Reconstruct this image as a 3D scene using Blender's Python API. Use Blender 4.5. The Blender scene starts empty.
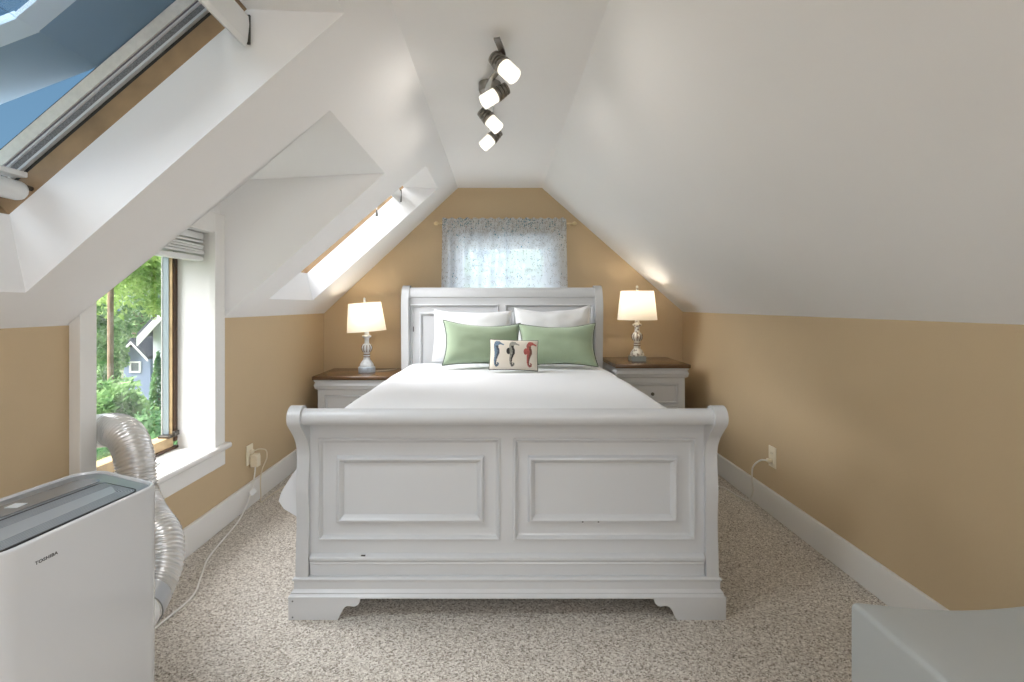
import bpy, bmesh, math, random
from mathutils import Vector, Matrix, noise
random.seed(7)
PI = math.pi
S = bpy.context.scene
COL = S.collection

# ------------------------------------------------------------------ helpers
def lin(c):
    return tuple(((v/255)/12.92 if v/255 <= .04045 else ((v/255+.055)/1.055)**2.4) for v in c)

def mat(name, rgb, rough=.5, metal=0, bump=0, bscale=60, var=0, vscale=8, coat=0, spec=.5, sheen=0):
    m = bpy.data.materials.new(name); m.use_nodes = True
    nt = m.node_tree; b = nt.nodes['Principled BSDF']
    c = lin(rgb)
    b.inputs['Base Color'].default_value = (*c, 1)
    b.inputs['Roughness'].default_value = rough
    b.inputs['Metallic'].default_value = metal
    b.inputs['Specular IOR Level'].default_value = spec
    b.inputs['Coat Weight'].default_value = coat
    b.inputs['Coat Roughness'].default_value = .12
    b.inputs['Sheen Weight'].default_value = sheen
    tc = nt.nodes.new('ShaderNodeTexCoord')
    if var:
        n = nt.nodes.new('ShaderNodeTexNoise'); n.inputs['Scale'].default_value = vscale
        n.inputs['Detail'].default_value = 4
        r = nt.nodes.new('ShaderNodeValToRGB')
        r.color_ramp.elements[0].position = .3; r.color_ramp.elements[1].position = .7
        r.color_ramp.elements[0].color = (*[v*(1-var) for v in c], 1)
        r.color_ramp.elements[1].color = (*[min(1, v*(1+var)) for v in c], 1)
        nt.links.new(tc.outputs['Object'], n.inputs['Vector'])
        nt.links.new(n.outputs['Fac'], r.inputs['Fac'])
        nt.links.new(r.outputs['Color'], b.inputs['Base Color'])
    if bump:
        n = nt.nodes.new('ShaderNodeTexNoise'); n.inputs['Scale'].default_value = bscale
        n.inputs['Detail'].default_value = 3
        bp = nt.nodes.new('ShaderNodeBump'); bp.inputs['Strength'].default_value = bump
        bp.inputs['Distance'].default_value = .01
        nt.links.new(tc.outputs['Object'], n.inputs['Vector'])
        nt.links.new(n.outputs['Fac'], bp.inputs['Height'])
        nt.links.new(bp.outputs['Normal'], b.inputs['Normal'])
    return m

def link(name, bm, m, parent=None, smooth=False, recalc=True):
    if recalc: bmesh.ops.recalc_face_normals(bm, faces=bm.faces[:])
    me = bpy.data.meshes.new(name); bm.to_mesh(me); bm.free()
    for x in (m if isinstance(m, (list, tuple)) else [m]): me.materials.append(x)
    if smooth:
        for p in me.polygons: p.use_smooth = True
        if smooth != 'all':
            try: me.set_sharp_from_angle(angle=math.radians(smooth if smooth is not True else 40))
            except Exception: pass
    o = bpy.data.objects.new(name, me); COL.objects.link(o)
    if parent: o.parent = parent
    return o

def thing(name, label, cat, loc=(0, 0, 0), rz=0, group=None):
    o = bpy.data.objects.new(name, None); COL.objects.link(o)
    o.location = loc; o.rotation_euler = (0, 0, rz); o.empty_display_size = .1
    o['label'] = label; o['category'] = cat
    if group: o['group'] = group
    return o

def tag(o, label, cat, group=None, kind=None):
    o['label'] = label; o['category'] = cat
    if group: o['group'] = group
    if kind: o['kind'] = kind
    return o

def struct(o, label=None):
    o['kind'] = 'structure'
    if label: o['label'] = label; 
    return o

def setting(name, loc=(0, 0, 0)):
    o = bpy.data.objects.new(name, None); COL.objects.link(o); o.location = loc; o['kind'] = 'structure'
    return o

def NB(): return bmesh.new()

def add_box(bm, lo, hi, bev=0, seg=2, M=None):
    vs = [bm.verts.new((x, y, z)) for x in (lo[0], hi[0]) for y in (lo[1], hi[1]) for z in (lo[2], hi[2])]
    idx = [(0, 1, 3, 2), (4, 6, 7, 5), (0, 4, 5, 1), (2, 3, 7, 6), (0, 2, 6, 4), (1, 5, 7, 3)]
    fs = [bm.faces.new([vs[i] for i in f]) for f in idx]
    if bev:
        es = list({e for f in fs for e in f.edges})
        r = bmesh.ops.bevel(bm, geom=es, offset=bev, segments=seg, profile=.5, affect='EDGES')
        vs = [v for v in {v for f in r['faces'] for v in f.verts} | {v for v in vs if v.is_valid}]
    if M is not None: bmesh.ops.transform(bm, matrix=M, verts=[v for v in vs if v.is_valid])
    return bm

def box(lo, hi, bev=0, seg=2): return add_box(NB(), lo, hi, bev, seg)

def add_bar(bm, a, b, w, h, up=(0, 0, 1), u0=None, h0=None, flat_ends=True):
    """square bar from a to b; w along the side axis, h along the up axis (centred unless u0/h0 give start)"""
    a, b = Vector(a), Vector(b); d = (b-a).normalized(); up = Vector(up)
    up = (up - d*up.dot(d)).normalized(); s = d.cross(up)
    u0 = -w/2 if u0 is None else u0; h0 = -h/2 if h0 is None else h0
    ring = []
    for p in (a, b):
        ring.append([bm.verts.new(p + s*i + up*j) for i, j in ((u0, h0), (u0+w, h0), (u0+w, h0+h), (u0, h0+h))])
    for k in range(4):
        bm.faces.new((ring[0][k], ring[0][(k+1) % 4], ring[1][(k+1) % 4], ring[1][k]))
    bm.faces.new(ring[0][::-1]); bm.faces.new(ring[1])
    return bm

def spline(pts, n=8):
    P = [Vector(p) for p in pts]; out = []
    for i in range(len(P)-1):
        p0 = P[max(i-1, 0)]; p1 = P[i]; p2 = P[i+1]; p3 = P[min(i+2, len(P)-1)]
        for k in range(n):
            t = k/n
            out.append(.5*((2*p1)+(p2-p0)*t+(2*p0-5*p1+4*p2-p3)*t*t+(3*p1-p0-3*p2+p3)*t**3))
    out.append(P[-1]); return out

def add_tube(bm, pts, r, seg=10, cap=True):
    pts = [Vector(p) for p in pts]; rs = r if callable(r) else (lambda i: r)
    rings = []; prev = None
    for i, p in enumerate(pts):
        d = (pts[min(i+1, len(pts)-1)] - pts[max(i-1, 0)]).normalized()
        if prev is None:
            n = d.orthogonal().normalized()
        else:
            n = (prev - d*prev.dot(d)).normalized()
        prev = n; b = d.cross(n)
        rings.append([bm.verts.new(p + (n*math.cos(2*PI*k/seg)+b*math.sin(2*PI*k/seg))*rs(i)) for k in range(seg)])
    for i in range(len(rings)-1):
        for k in range(seg):
            bm.faces.new((rings[i][k], rings[i][(k+1) % seg], rings[i+1][(k+1) % seg], rings[i+1][k]))
    if cap:
        bm.faces.new(rings[0][::-1]); bm.faces.new(rings[-1])
    return bm

def add_lathe(bm, prof, seg=32, M=None, cap=True):
    rings = []
    for r, z in prof:
        rings.append([bm.verts.new((r*math.cos(2*PI*k/seg), r*math.sin(2*PI*k/seg), z)) for k in range(seg)])
    for i in range(len(rings)-1):
        for k in range(seg):
            bm.faces.new((rings[i][k], rings[i][(k+1) % seg], rings[i+1][(k+1) % seg], rings[i+1][k]))
    if cap:
        bm.faces.new(rings[0][::-1]); bm.faces.new(rings[-1])
    if M is not None: bmesh.ops.transform(bm, matrix=M, verts=[v for rg in rings for v in rg])
    return bm

def add_solid(bm, outer, holes, fn, w0, w1):
    """flat polygon with holes in (u,v), given thickness from w0 to w1; fn(u,v,w)->xyz"""
    loops = [outer] + list(holes)
    fronts = []; alledges = []
    tb = NB(); es = []; tv = []
    for lp in loops:
        vs = [tb.verts.new((u, v, 0)) for u, v in lp]; tv.append(vs)
        es += [tb.edges.new((vs[i], vs[(i+1) % len(vs)])) for i in range(len(vs))]
    bmesh.ops.triangle_fill(tb, use_beauty=True, use_dissolve=False, edges=es)
    tb.verts.index_update()
    for w in ((w0, w1) if w1 is not None else (w0,)):
        vm = {v.index: bm.verts.new(fn(v.co.x, v.co.y, w)) for v in tb.verts}
        for f in tb.faces: bm.faces.new([vm[v.index] for v in f.verts])
        fronts.append(vm)
    if w1 is not None:
        for vs in tv:
            for i in range(len(vs)):
                a, b = vs[i].index, vs[(i+1) % len(vs)].index
                bm.faces.new((fronts[0][a], fronts[0][b], fronts[1][b], fronts[1][a]))
    tb.free()
    return bm

def add_quads(bm, quads):
    for q in quads: bm.faces.new([bm.verts.new(p) for p in q])
    return bm

def add_extrude_x(bm, prof, x0, x1):
    """closed (y,z) outline swept along x"""
    return add_solid(bm, prof, [], lambda u, v, w: (w, u, v), x0, x1)

def add_loops(bm, loops, cap0=False, cap1=False):
    R = [[bm.verts.new(p) for p in lp] for lp in loops]
    n = len(R[0])
    for i in range(len(R)-1):
        for k in range(n): bm.faces.new((R[i][k], R[i][(k+1) % n], R[i+1][(k+1) % n], R[i+1][k]))
    if cap0: bm.faces.new(R[0][::-1])
    if cap1: bm.faces.new(R[-1])
    return bm

def rect_loop(x0, x1, z0, z1, ins, y):
    return [(x0+ins, y, z0+ins), (x1-ins, y, z0+ins), (x1-ins, y, z1-ins), (x0+ins, y, z1-ins)]

def dup(root, loc=None, rz=None, label=None):
    r = root.copy(); COL.objects.link(r)
    if loc is not None: r.location = loc
    if rz is not None: r.rotation_euler = (0, 0, rz)
    if label: r['label'] = label
    for ch in list(root.children):
        c = ch.copy(); COL.objects.link(c); c.parent = r
        for g in ch.children:
            d = g.copy(); COL.objects.link(d); d.parent = c
    return r

# ------------------------------------------------------------------ materials
M_tan = mat('tan_wall_paint', (197, 175, 141), .62, bump=.08, bscale=90, var=.02, vscale=3)
M_white_ceil = mat('white_ceiling_paint', (240, 240, 240), .75, bump=.08, bscale=14, var=.008, vscale=2)
M_trim = mat('white_trim_paint', (232, 231, 228), .35)
M_bed = mat('white_bed_lacquer', (203, 205, 207), .32, bump=.03, bscale=40, coat=.15)
M_white_metal = mat('white_metal', (230, 232, 232), .3)
M_wood = mat('honey_pine', (186, 160, 120), .45, var=.2, vscale=14)
M_wood2 = mat('brown_skylight_pine', (162, 134, 100), .5, var=.22, vscale=10)
M_dark_gap = mat('dark_gap_and_shadow', (50, 50, 46), .7)
M_brown = mat('dark_brown_wood', (78, 56, 40), .5, var=.2, vscale=20)
M_pale = mat('pale_clad_sash', (148, 160, 163), .35)
M_beige = mat('beige_clad', (246, 244, 238), .45, var=.05, vscale=60)
M_seal = mat('grey_pile_seal', (132, 132, 136), .9, var=.35, vscale=260)
M_plum = mat('grey_plum_strip', (110, 104, 116), .6)
M_alu_line = mat('bright_aluminium_strip', (226, 228, 230), .3)
M_sashgrey = mat('blue_grey_clad', (120, 150, 178), .5)
M_sashlight = mat('light_blue_clad', (190, 212, 232), .45)
M_nickel = mat('brushed_nickel', (150, 146, 140), .3, metal=1)
M_cotton = mat('white_cotton', (229, 231, 234), .85, bump=.15, bscale=9, sheen=.2)
M_pcase = mat('white_pillowcase', (228, 229, 230), .85, bump=.25, bscale=14, sheen=.2)
M_green = mat('sage_green_velvet', (157, 176, 147), .8, bump=.12, bscale=18, var=.08, vscale=7, sheen=.5)
M_pipe = mat('grey_green_piping', (92, 104, 88), .7)
M_linen = mat('natural_linen', (224, 216, 202), .9, bump=.2, bscale=300)
M_blue = mat('blue_print', (104, 124, 142), .9, var=.25, vscale=90)
M_navy = mat('slate_print', (74, 82, 92), .9, var=.25, vscale=90)
M_blk = mat('black_print', (58, 56, 54), .9, var=.3, vscale=90)
M_grey = mat('grey_print', (150, 148, 138), .9, var=.3, vscale=90)
M_red = mat('coral_red_print', (180, 98, 90), .9, var=.3, vscale=90)
M_rust = mat('brown_print', (122, 84, 70), .9, var=.3, vscale=90)
M_tabletop = mat('dark_walnut', (92, 66, 42), .22, var=.22, vscale=9, coat=.3)
M_knob = mat('dark_pewter', (82, 78, 72), .35, metal=.8)
M_gold = mat('pale_brass', (224, 206, 166), .35, metal=.4)
M_acrylic = mat('grey_glass_block', (150, 156, 152), .08, spec=.8)
M_acwhite = mat('glossy_white_plastic', (204, 206, 208), .16, coat=.5)
M_acgrey = mat('grey_plastic', (118, 124, 130), .3)
M_acpanel = mat('smoke_grey_panel', (112, 118, 124), .12, coat=.4)
M_acflap = mat('silver_grey_flap', (142, 148, 153), .35)
M_black = mat('black_plastic', (22, 22, 24), .5)
M_ink = mat('dark_grey_ink', (70, 70, 70), .5)
M_icon = mat('pale_icon', (206, 212, 216), .4)
M_foil = mat('aluminium_foil_duct', (228, 228, 227), .25, metal=.65, bump=.06, bscale=60)
M_cuff = mat('white_cuff_plastic', (226, 228, 228), .4)
M_tape = mat('silver_tape', (186, 188, 190), .3, metal=.6)
M_ivory = mat('ivory_plastic', (238, 228, 206), .4)
M_cord = mat('cream_cord', (222, 212, 190), .5)
M_wcord = mat('white_cord', (232, 230, 224), .5)
M_bench = mat('pale_grey_paint', (168, 172, 171), .4, bump=.04, bscale=20)
M_nail = mat('dark_nail', (60, 56, 50), .5)

def carpet():
    m = bpy.data.materials.new('berber_carpet'); m.use_nodes = True
    nt = m.node_tree; b = nt.nodes['Principled BSDF']; L = nt.links
    tc = nt.nodes.new('ShaderNodeTexCoord')
    v = nt.nodes.new('ShaderNodeTexVoronoi'); v.inputs['Scale'].default_value = 210
    n = nt.nodes.new('ShaderNodeTexNoise'); n.inputs['Scale'].default_value = 75; n.inputs['Detail'].default_value = 5
    L.new(tc.outputs['Object'], v.inputs['Vector']); L.new(tc.outputs['Object'], n.inputs['Vector'])
    sep = nt.nodes.new('ShaderNodeSeparateColor'); L.new(v.outputs['Color'], sep.inputs[0])
    r = nt.nodes.new('ShaderNodeValToRGB'); cr = r.color_ramp
    cr.elements[0].position = 0; cr.elements[0].color = (*lin((138, 130, 119)), 1)
    cr.elements[1].position = 1; cr.elements[1].color = (*lin((242, 237, 229)), 1)
    e = cr.elements.new(.22); e.color = (*lin((188, 180, 169)), 1)
    e = cr.elements.new(.55); e.color = (*lin((216, 209, 199)), 1)
    L.new(sep.outputs[0], r.inputs['Fac'])
    mx = nt.nodes.new('ShaderNodeMix'); mx.data_type = 'RGBA'; mx.blend_type = 'MULTIPLY'
    mx.inputs['Factor'].default_value = .72
    r2 = nt.nodes.new('ShaderNodeValToRGB'); r2.color_ramp.elements[0].position = .35; r2.color_ramp.elements[1].position = .62
    r2.color_ramp.elements[0].color = (.78, .76, .74, 1)
    L.new(n.outputs['Fac'], r2.inputs['Fac'])
    L.new(r.outputs['Color'], mx.inputs['A']); L.new(r2.outputs['Color'], mx.inputs['B'])
    L.new(mx.outputs['Result'], b.inputs['Base Color'])
    b.inputs['Roughness'].default_value = .95; b.inputs['Specular IOR Level'].default_value = .1
    bp = nt.nodes.new('ShaderNodeBump'); bp.inputs['Strength'].default_value = .6; bp.inputs['Distance'].default_value = .006
    L.new(v.outputs['Distance'], bp.inputs['Height']); L.new(bp.outputs['Normal'], b.inputs['Normal'])
    return m
M_carpet = carpet()

def glass(name, tint=(1, 1, 1), gloss=.08):
    m = bpy.data.materials.new(name); m.use_nodes = True
    nt = m.node_tree; nt.nodes.clear(); L = nt.links
    o = nt.nodes.new('ShaderNodeOutputMaterial'); mx = nt.nodes.new('ShaderNodeMixShader')
    t = nt.nodes.new('ShaderNodeBsdfTransparent'); t.inputs['Color'].default_value = (*tint, 1)
    g = nt.nodes.new('ShaderNodeBsdfGlossy'); g.inputs['Roughness'].default_value = .02
    mx.inputs['Fac'].default_value = gloss
    L.new(t.outputs[0], mx.inputs[1]); L.new(g.outputs[0], mx.inputs[2]); L.new(mx.outputs[0], o.inputs['Surface'])
    return m
M_glass = glass('clear_glass', gloss=.05)
M_tint = glass('tinted_skylight_glass', (.82, .86, .88), .06)

def sheer():
    m = bpy.data.materials.new('printed_sheer'); m.use_nodes = True
    nt = m.node_tree; nt.nodes.clear(); L = nt.links
    o = nt.nodes.new('ShaderNodeOutputMaterial')
    tc = nt.nodes.new('ShaderNodeTexCoord'); uv = nt.nodes.new('ShaderNodeUVMap')
    def spots(scale, lo, seed):
        mp = nt.nodes.new('ShaderNodeMapping'); mp.inputs['Location'].default_value = (seed, seed*.7, 0)
        L.new(tc.outputs['UV'], mp.inputs['Vector'])
        v = nt.nodes.new('ShaderNodeTexVoronoi'); v.inputs['Scale'].default_value = scale
        v.inputs['Randomness'].default_value = 1
        L.new(mp.outputs[0], v.inputs['Vector'])
        n = nt.nodes.new('ShaderNodeTexNoise'); n.inputs['Scale'].default_value = scale*.22; n.inputs['Detail'].default_value = 2
        L.new(mp.outputs[0], n.inputs['Vector'])
        a = nt.nodes.new('ShaderNodeMath'); a.operation = 'LESS_THAN'; L.new(v.outputs['Distance'], a.inputs[0]); a.inputs[1].default_value = .34
        sx = nt.nodes.new('ShaderNodeSeparateXYZ'); L.new(tc.outputs['UV'], sx.inputs[0])
        th = nt.nodes.new('ShaderNodeMapRange'); th.inputs['From Min'].default_value = .05; th.inputs['From Max'].default_value = .42
        th.inputs['To Min'].default_value = lo-.10; th.inputs['To Max'].default_value = lo+.05; L.new(sx.outputs['Y'], th.inputs['Value'])
        b = nt.nodes.new('ShaderNodeMath'); b.operation = 'GREATER_THAN'; L.new(n.outputs['Fac'], b.inputs[0]); L.new(th.outputs[0], b.inputs[1])
        c = nt.nodes.new('ShaderNodeMath'); c.operation = 'MULTIPLY'; L.new(a.outputs[0], c.inputs[0]); L.new(b.outputs[0], c.inputs[1])
        return c
    s1 = spots(95, .48, 1.3); s2 = spots(46, .60, 4.1)
    c1 = nt.nodes.new('ShaderNodeMix'); c1.data_type = 'RGBA'
    c1.inputs['A'].default_value = (*lin((228, 236, 246)), 1); c1.inputs['B'].default_value = (*lin((58, 74, 104)), 1)
    L.new(s1.outputs[0], c1.inputs['Factor'])
    c2 = nt.nodes.new('ShaderNodeMix'); c2.data_type = 'RGBA'
    c2.inputs['B'].default_value = (*lin((84, 150, 176)), 1)
    L.new(s2.outputs[0], c2.inputs['Factor']); L.new(c1.outputs['Result'], c2.inputs['A'])
    d = nt.nodes.new('ShaderNodeBsdfDiffuse'); t = nt.nodes.new('ShaderNodeBsdfTranslucent'); tr = nt.nodes.new('ShaderNodeBsdfTransparent')
    L.new(c2.outputs['Result'], d.inputs['Color']); L.new(c2.outputs['Result'], t.inputs['Color'])
    m1 = nt.nodes.new('ShaderNodeMixShader'); m1.inputs['Fac'].default_value = .45
    L.new(d.outputs[0], m1.inputs[1]); L.new(t.outputs[0], m1.inputs[2])
    m2 = nt.nodes.new('ShaderNodeMixShader'); m2.inputs['Fac'].default_value = .28
    L.new(m1.outputs[0], m2.inputs[1]); L.new(tr.outputs[0], m2.inputs[2])
    L.new(m2.outputs[0], o.inputs['Surface'])
    return m
M_sheer = sheer()

def shade_mat(name, rgb, trans=.5, emit=0):
    m = bpy.data.materials.new(name); m.use_nodes = True
    nt = m.node_tree; nt.nodes.clear(); L = nt.links
    o = nt.nodes.new('ShaderNodeOutputMaterial')
    d = nt.nodes.new('ShaderNodeBsdfDiffuse'); t = nt.nodes.new('ShaderNodeBsdfTranslucent')
    for x in (d, t): x.inputs['Color'].default_value = (*lin(rgb), 1)
    mx = nt.nodes.new('ShaderNodeMixShader'); mx.inputs['Fac'].default_value = trans
    L.new(d.outputs[0], mx.inputs[1]); L.new(t.outputs[0], mx.inputs[2])
    last = mx
    if emit:
        e = nt.nodes.new('ShaderNodeEmission'); e.inputs['Color'].default_value = (1, .95, .88, 1); e.inputs['Strength'].default_value = emit
        ad = nt.nodes.new('ShaderNodeAddShader'); L.new(mx.outputs[0], ad.inputs[0]); L.new(e.outputs[0], ad.inputs[1]); last = ad
    L.new(last.outputs[0], o.inputs['Surface'])
    return m
M_shade = shade_mat('linen_lamp_shade', (246, 238, 224), .40)
M_opal = shade_mat('opal_glass', (240, 240, 236), .4, .22)
M_bulb = bpy.data.materials.new('lit_bulb'); M_bulb.use_nodes = True
_b = M_bulb.node_tree.nodes['Principled BSDF']; _b.inputs['Emission Color'].default_value = (1, .85, .62, 1); _b.inputs['Emission Strength'].default_value = 1.4

def distressed():
    m = mat('distressed_white_lamp', (228, 222, 208), .5)
    nt = m.node_tree; b = nt.nodes['Principled BSDF']; L = nt.links
    tc = nt.nodes.new('ShaderNodeTexCoord'); n = nt.nodes.new('ShaderNodeTexNoise')
    n.inputs['Scale'].default_value = 55; n.inputs['Detail'].default_value = 6
    r = nt.nodes.new('ShaderNodeValToRGB')
    r.color_ramp.elements[0].position = .36; r.color_ramp.elements[0].color = (*lin((120, 96, 74)), 1)
    r.color_ramp.elements[1].position = .46; r.color_ramp.elements[1].color = (*lin((232, 227, 214)), 1)
    L.new(tc.outputs['Object'], n.inputs['Vector']); L.new(n.outputs['Fac'], r.inputs['Fac']); L.new(r.outputs['Color'], b.inputs['Base Color'])
    return m
M_distress = distressed()
M_ring = mat('worn_brown_ring', (120, 94, 70), .55, var=.3, vscale=80)
M_bluewhite = mat('blue_white_lamp', (222, 228, 232), .4, var=.14, vscale=45)
M_blueblock = mat('blue_grey_block', (186, 198, 210), .3, var=.15, vscale=50)

def leafmat(name, rgb, rgb2):
    m = bpy.data.materials.new(name); m.use_nodes = True
    nt = m.node_tree; nt.nodes.clear(); L = nt.links
    o = nt.nodes.new('ShaderNodeOutputMaterial')
    tc = nt.nodes.new('ShaderNodeTexCoord'); n = nt.nodes.new('ShaderNodeTexNoise'); n.inputs['Scale'].default_value = 5; n.inputs['Detail'].default_value = 5
    r = nt.nodes.new('ShaderNodeValToRGB'); r.color_ramp.elements[0].position = .38; r.color_ramp.elements[1].position = .62
    r.color_ramp.elements[0].color = (*lin(rgb), 1); r.color_ramp.elements[1].color = (*lin(rgb2), 1)
    L.new(tc.outputs['Object'], n.inputs['Vector']); L.new(n.outputs['Fac'], r.inputs['Fac'])
    d = nt.nodes.new('ShaderNodeBsdfDiffuse'); t = nt.nodes.new('ShaderNodeBsdfTranslucent')
    L.new(r.outputs['Color'], d.inputs['Color']); L.new(r.outputs['Color'], t.inputs['Color'])
    mx = nt.nodes.new('ShaderNodeMixShader'); mx.inputs['Fac'].default_value = .5
    L.new(d.outputs[0], mx.inputs[1]); L.new(t.outputs[0], mx.inputs[2]); L.new(mx.outputs[0], o.inputs['Surface'])
    return m

# ------------------------------------------------------------------ room dimensions (metres; camera stands at the origin, looking along +Y)
XL, XR, YB, YF = -1.478, 1.537, -3.2, 4.2
ZL, ZR, ZC, XC = 1.110, 1.122, 2.163, .353
def SLP(x): return ZL + (x-XL)*(ZC-ZL)/(-XC-XL)
def SRP(x): return ZR + (XR-x)*(ZC-ZR)/(XR-XC)

# floor
struct(link('floor', box((XL-.2, YB-.1, -.1), (XR+.2, YF+.15, 0)), M_carpet))
# right knee wall
struct(link('wall_right', box((XR, YB, 0), (XR+.1, YF, ZR)), M_tan))
# left knee wall with the dormer window opening
WY0, WY1, WZ0, WZ1 = 1.790, 2.56, .42, 1.554
T_W = .17
fx = lambda u, v, w: (w, u, v)
bm = NB(); add_solid(bm, [(YB, 0), (YF, 0), (YF, ZL), (WY1, ZL), (WY1, WZ0), (WY0, WZ0), (WY0, ZL), (YB, ZL)], [], fx, XL, XL-T_W)
struct(link('wall_left', bm, M_tan))
# gable wall behind the bed with its window
GX0, GX1, GZ0, GZ1 = -.36, .42, .95, 1.70
bm = NB(); add_solid(bm, [(XL, 0), (XR, 0), (XR, ZR), (XC, ZC), (-XC, ZC), (XL, ZL)],
                     [[(GX0, GZ0), (GX1, GZ0), (GX1, GZ1), (GX0, GZ1)]], lambda u, v, w: (u, w, v), YF, YF+.14)
struct(link('wall_far', bm, M_tan))
# wall behind the camera with an unseen opening added for fill light
BX0, BX1, BZ0, BZ1 = -.10, 1.00, .70, 1.52
bm = NB(); add_solid(bm, [(XL, 0), (XR, 0), (XR, ZR), (XC, ZC), (-XC, ZC), (XL, ZL)],
                     [[(BX0, BZ0), (BX1, BZ0), (BX1, BZ1), (BX0, BZ1)]], lambda u, v, w: (u, w, v), YB, YB-.14)
struct(link('wall_near', bm, M_tan))
# flat ceiling strip, right slope
bm = NB(); add_solid(bm, [(-XC, YB), (XC, YB), (XC, YF), (-XC, YF)], [], lambda u, v, w: (u, v, w), ZC, ZC+.05)
struct(link('ceiling', bm, M_white_ceil))
RS0, RS1, RY0, RY1 = .58, 1.30, -1.55, -.45            # unseen opening added for fill light, right slope behind the camera
bm = NB()
rh_ = [(RS0, RY0), (RS1, RY0), (RS1, RY1), (RS0, RY1)]
add_solid(bm, [(XC, YB), (XR, YB), (XR, YF), (XC, YF)], [rh_], lambda u, v, w: (u, v, SRP(u)+w), 0, .08)
struct(link('sloped_ceiling_right', bm, M_white_ceil))

# left slope with dormer notch and two skylight openings
N1, N2, N3 = (XL, 1.703), (-.929, 1.822), (-.631, 1.855)
F3, F1 = (-.631, 2.741), (XL, 2.668)
XB, XT = -1.365, -.466                               # skylight opening: lower and upper edge on the slope
def YA_f(x): return 1.439 + (x+1.367)*.0699          # far reveal of the near skylight
def YA_n(x): return .73
def YB_f(x): return 3.651 + (x+1.353)*.123
def YB_n(x): return 2.954 + (x+1.363)*.219
holeA = [(XB, YA_n(XB)), (XT, YA_n(XT)), (XT, YA_f(XT)), (XB, YA_f(XB))]
holeB = [(XB, YB_n(XB)), (XT, YB_n(XT)), (XT, YB_f(XT)), (XB, YB_f(XB))]
outer = [(XL, YB), N1, N2, N3, F3, F1, (XL, YF), (-XC, YF), (-XC, YB)]
bm = NB(); add_solid(bm, outer, [holeA, holeB], lambda u, v, w: (u, v, SLP(u)+w), 0, None)
struct(link('sloped_ceiling_left', bm, M_white_ceil))

# dormer: cheeks, ceiling, window wall above the knee wall
zdw, zdh = 1.832, SLP(-.631)
bm = NB()
add_quads(bm, [[(XL, 2.668, ZL), (-.631, 2.741, zdh), (XL, 2.63, zdw)],
               [(XL, 1.703, ZL), (-.929, 1.822, SLP(-.929)), (-.631, 1.855, zdh), (XL, 1.703, zdw)],
               [(XL, 1.703, zdw), (-.631, 1.855, zdh), (-.631, 2.741, zdh), (XL, 2.63, zdw)]])
struct(link('wall_dormer_cheek', bm, M_white_ceil))
bm = NB(); add_solid(bm, [(1.7035, ZL), (WY0, ZL), (WY0, WZ1), (WY1, WZ1), (WY1, ZL), (2.67, ZL), (2.64, zdw+.02), (1.7035, zdw+.02)], [], fx, XL, XL-.03)
struct(link('wall_dormer', bm, M_white_ceil))

# skylight wells: lower wall upright, upper wall level
OB, OT = (-1.410, 1.440), (-.750, 2.057)             # outer lower / upper edge of the well (x,z)
OB2, OT2 = (-1.408, 1.411), (-.717, 2.057)
def well(yn, yf, OB, OT):
    bm = NB(); P = {}
    for s, (x, z) in dict(b=(XB, SLP(XB)), t=(XT, SLP(XT)), ob=OB, ot=OT).items():
        P[s+'n'] = (x, yn(x), z); P[s+'f'] = (x, yf(x), z)
    add_quads(bm, [[P['bf'], P['tf'], P['otf'], P['obf']], [P['bn'], P['tn'], P['otn'], P['obn']],
                   [P['bn'], P['bf'], P['obf'], P['obn']], [P['tn'], P['tf'], P['otf'], P['otn']]])
    return struct(link('wall_skylight_well', bm, M_white_ceil))
well(YA_n, YA_f, OB, OT); well(YB_n, YB_f, OB2, OT2)

# baseboards
BH = .138
def bboard(name, lo, hi):
    struct(link(name, box(lo, hi, .004), M_trim))
bboard('baseboard_left', (XL, YB, 0), (XL+.018, YF, BH))
bboard('baseboard_right', (XR-.018, YB, 0), (XR, YF, BH))
bboard('baseboard_far', (XL+.018, YF-.018, 0), (XR-.018, YF, BH))

# ------------------------------------------------------------------ dormer window (window_1)
w1 = setting('window_1', (XL, (WY0+WY1)/2, .45)); o0 = w1.location
def rel(bm, o=o0):
    bmesh.ops.translate(bm, verts=bm.verts[:], vec=-Vector(o)); return bm
STZ = .452
CT = .022
bm = NB()
add_box(bm, (XL, WY1-.006, STZ), (XL+CT, 2.648, WZ1+.10), .003)
link('casing', rel(bm), M_trim, w1)
bm = NB(); add_box(bm, (XL, 1.713, STZ), (XL+.040, WY0-.006, WZ1+.10), .003)
link('casing', rel(bm), M_trim, w1)
bm = NB(); add_box(bm, (XL, WY0-.006, WZ1-.006), (XL+CT, WY1-.006, WZ1+.10), .003)
link('casing', rel(bm), M_trim, w1)
bm = NB(); add_box(bm, (XL-.003, WY1-.020, STZ), (XL+CT+.010, WY1-.004, WZ1), .003)   # inner bead on the far casing
link('casing_bead', rel(bm), M_trim, w1)
# reveal lining
bm = NB()
add_box(bm, (XL-T_W-.0005, WY1-.004, .4225), (XL-.001, WY1-.0005, WZ1-.005))
link('jamb', rel(bm), M_trim, w1)
bm = NB(); add_box(bm, (XL-T_W-.09, WY0+.0005, .4225), (XL-.001, WY0+.004, WZ1-.005))
link('jamb', rel(bm), M_trim, w1)
bm = NB(); add_box(bm, (XL-T_W-.11, WY0, WZ1-.0045), (XL-.001, WY1, WZ1-.0005))
link('head', rel(bm), M_trim, w1)
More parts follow.
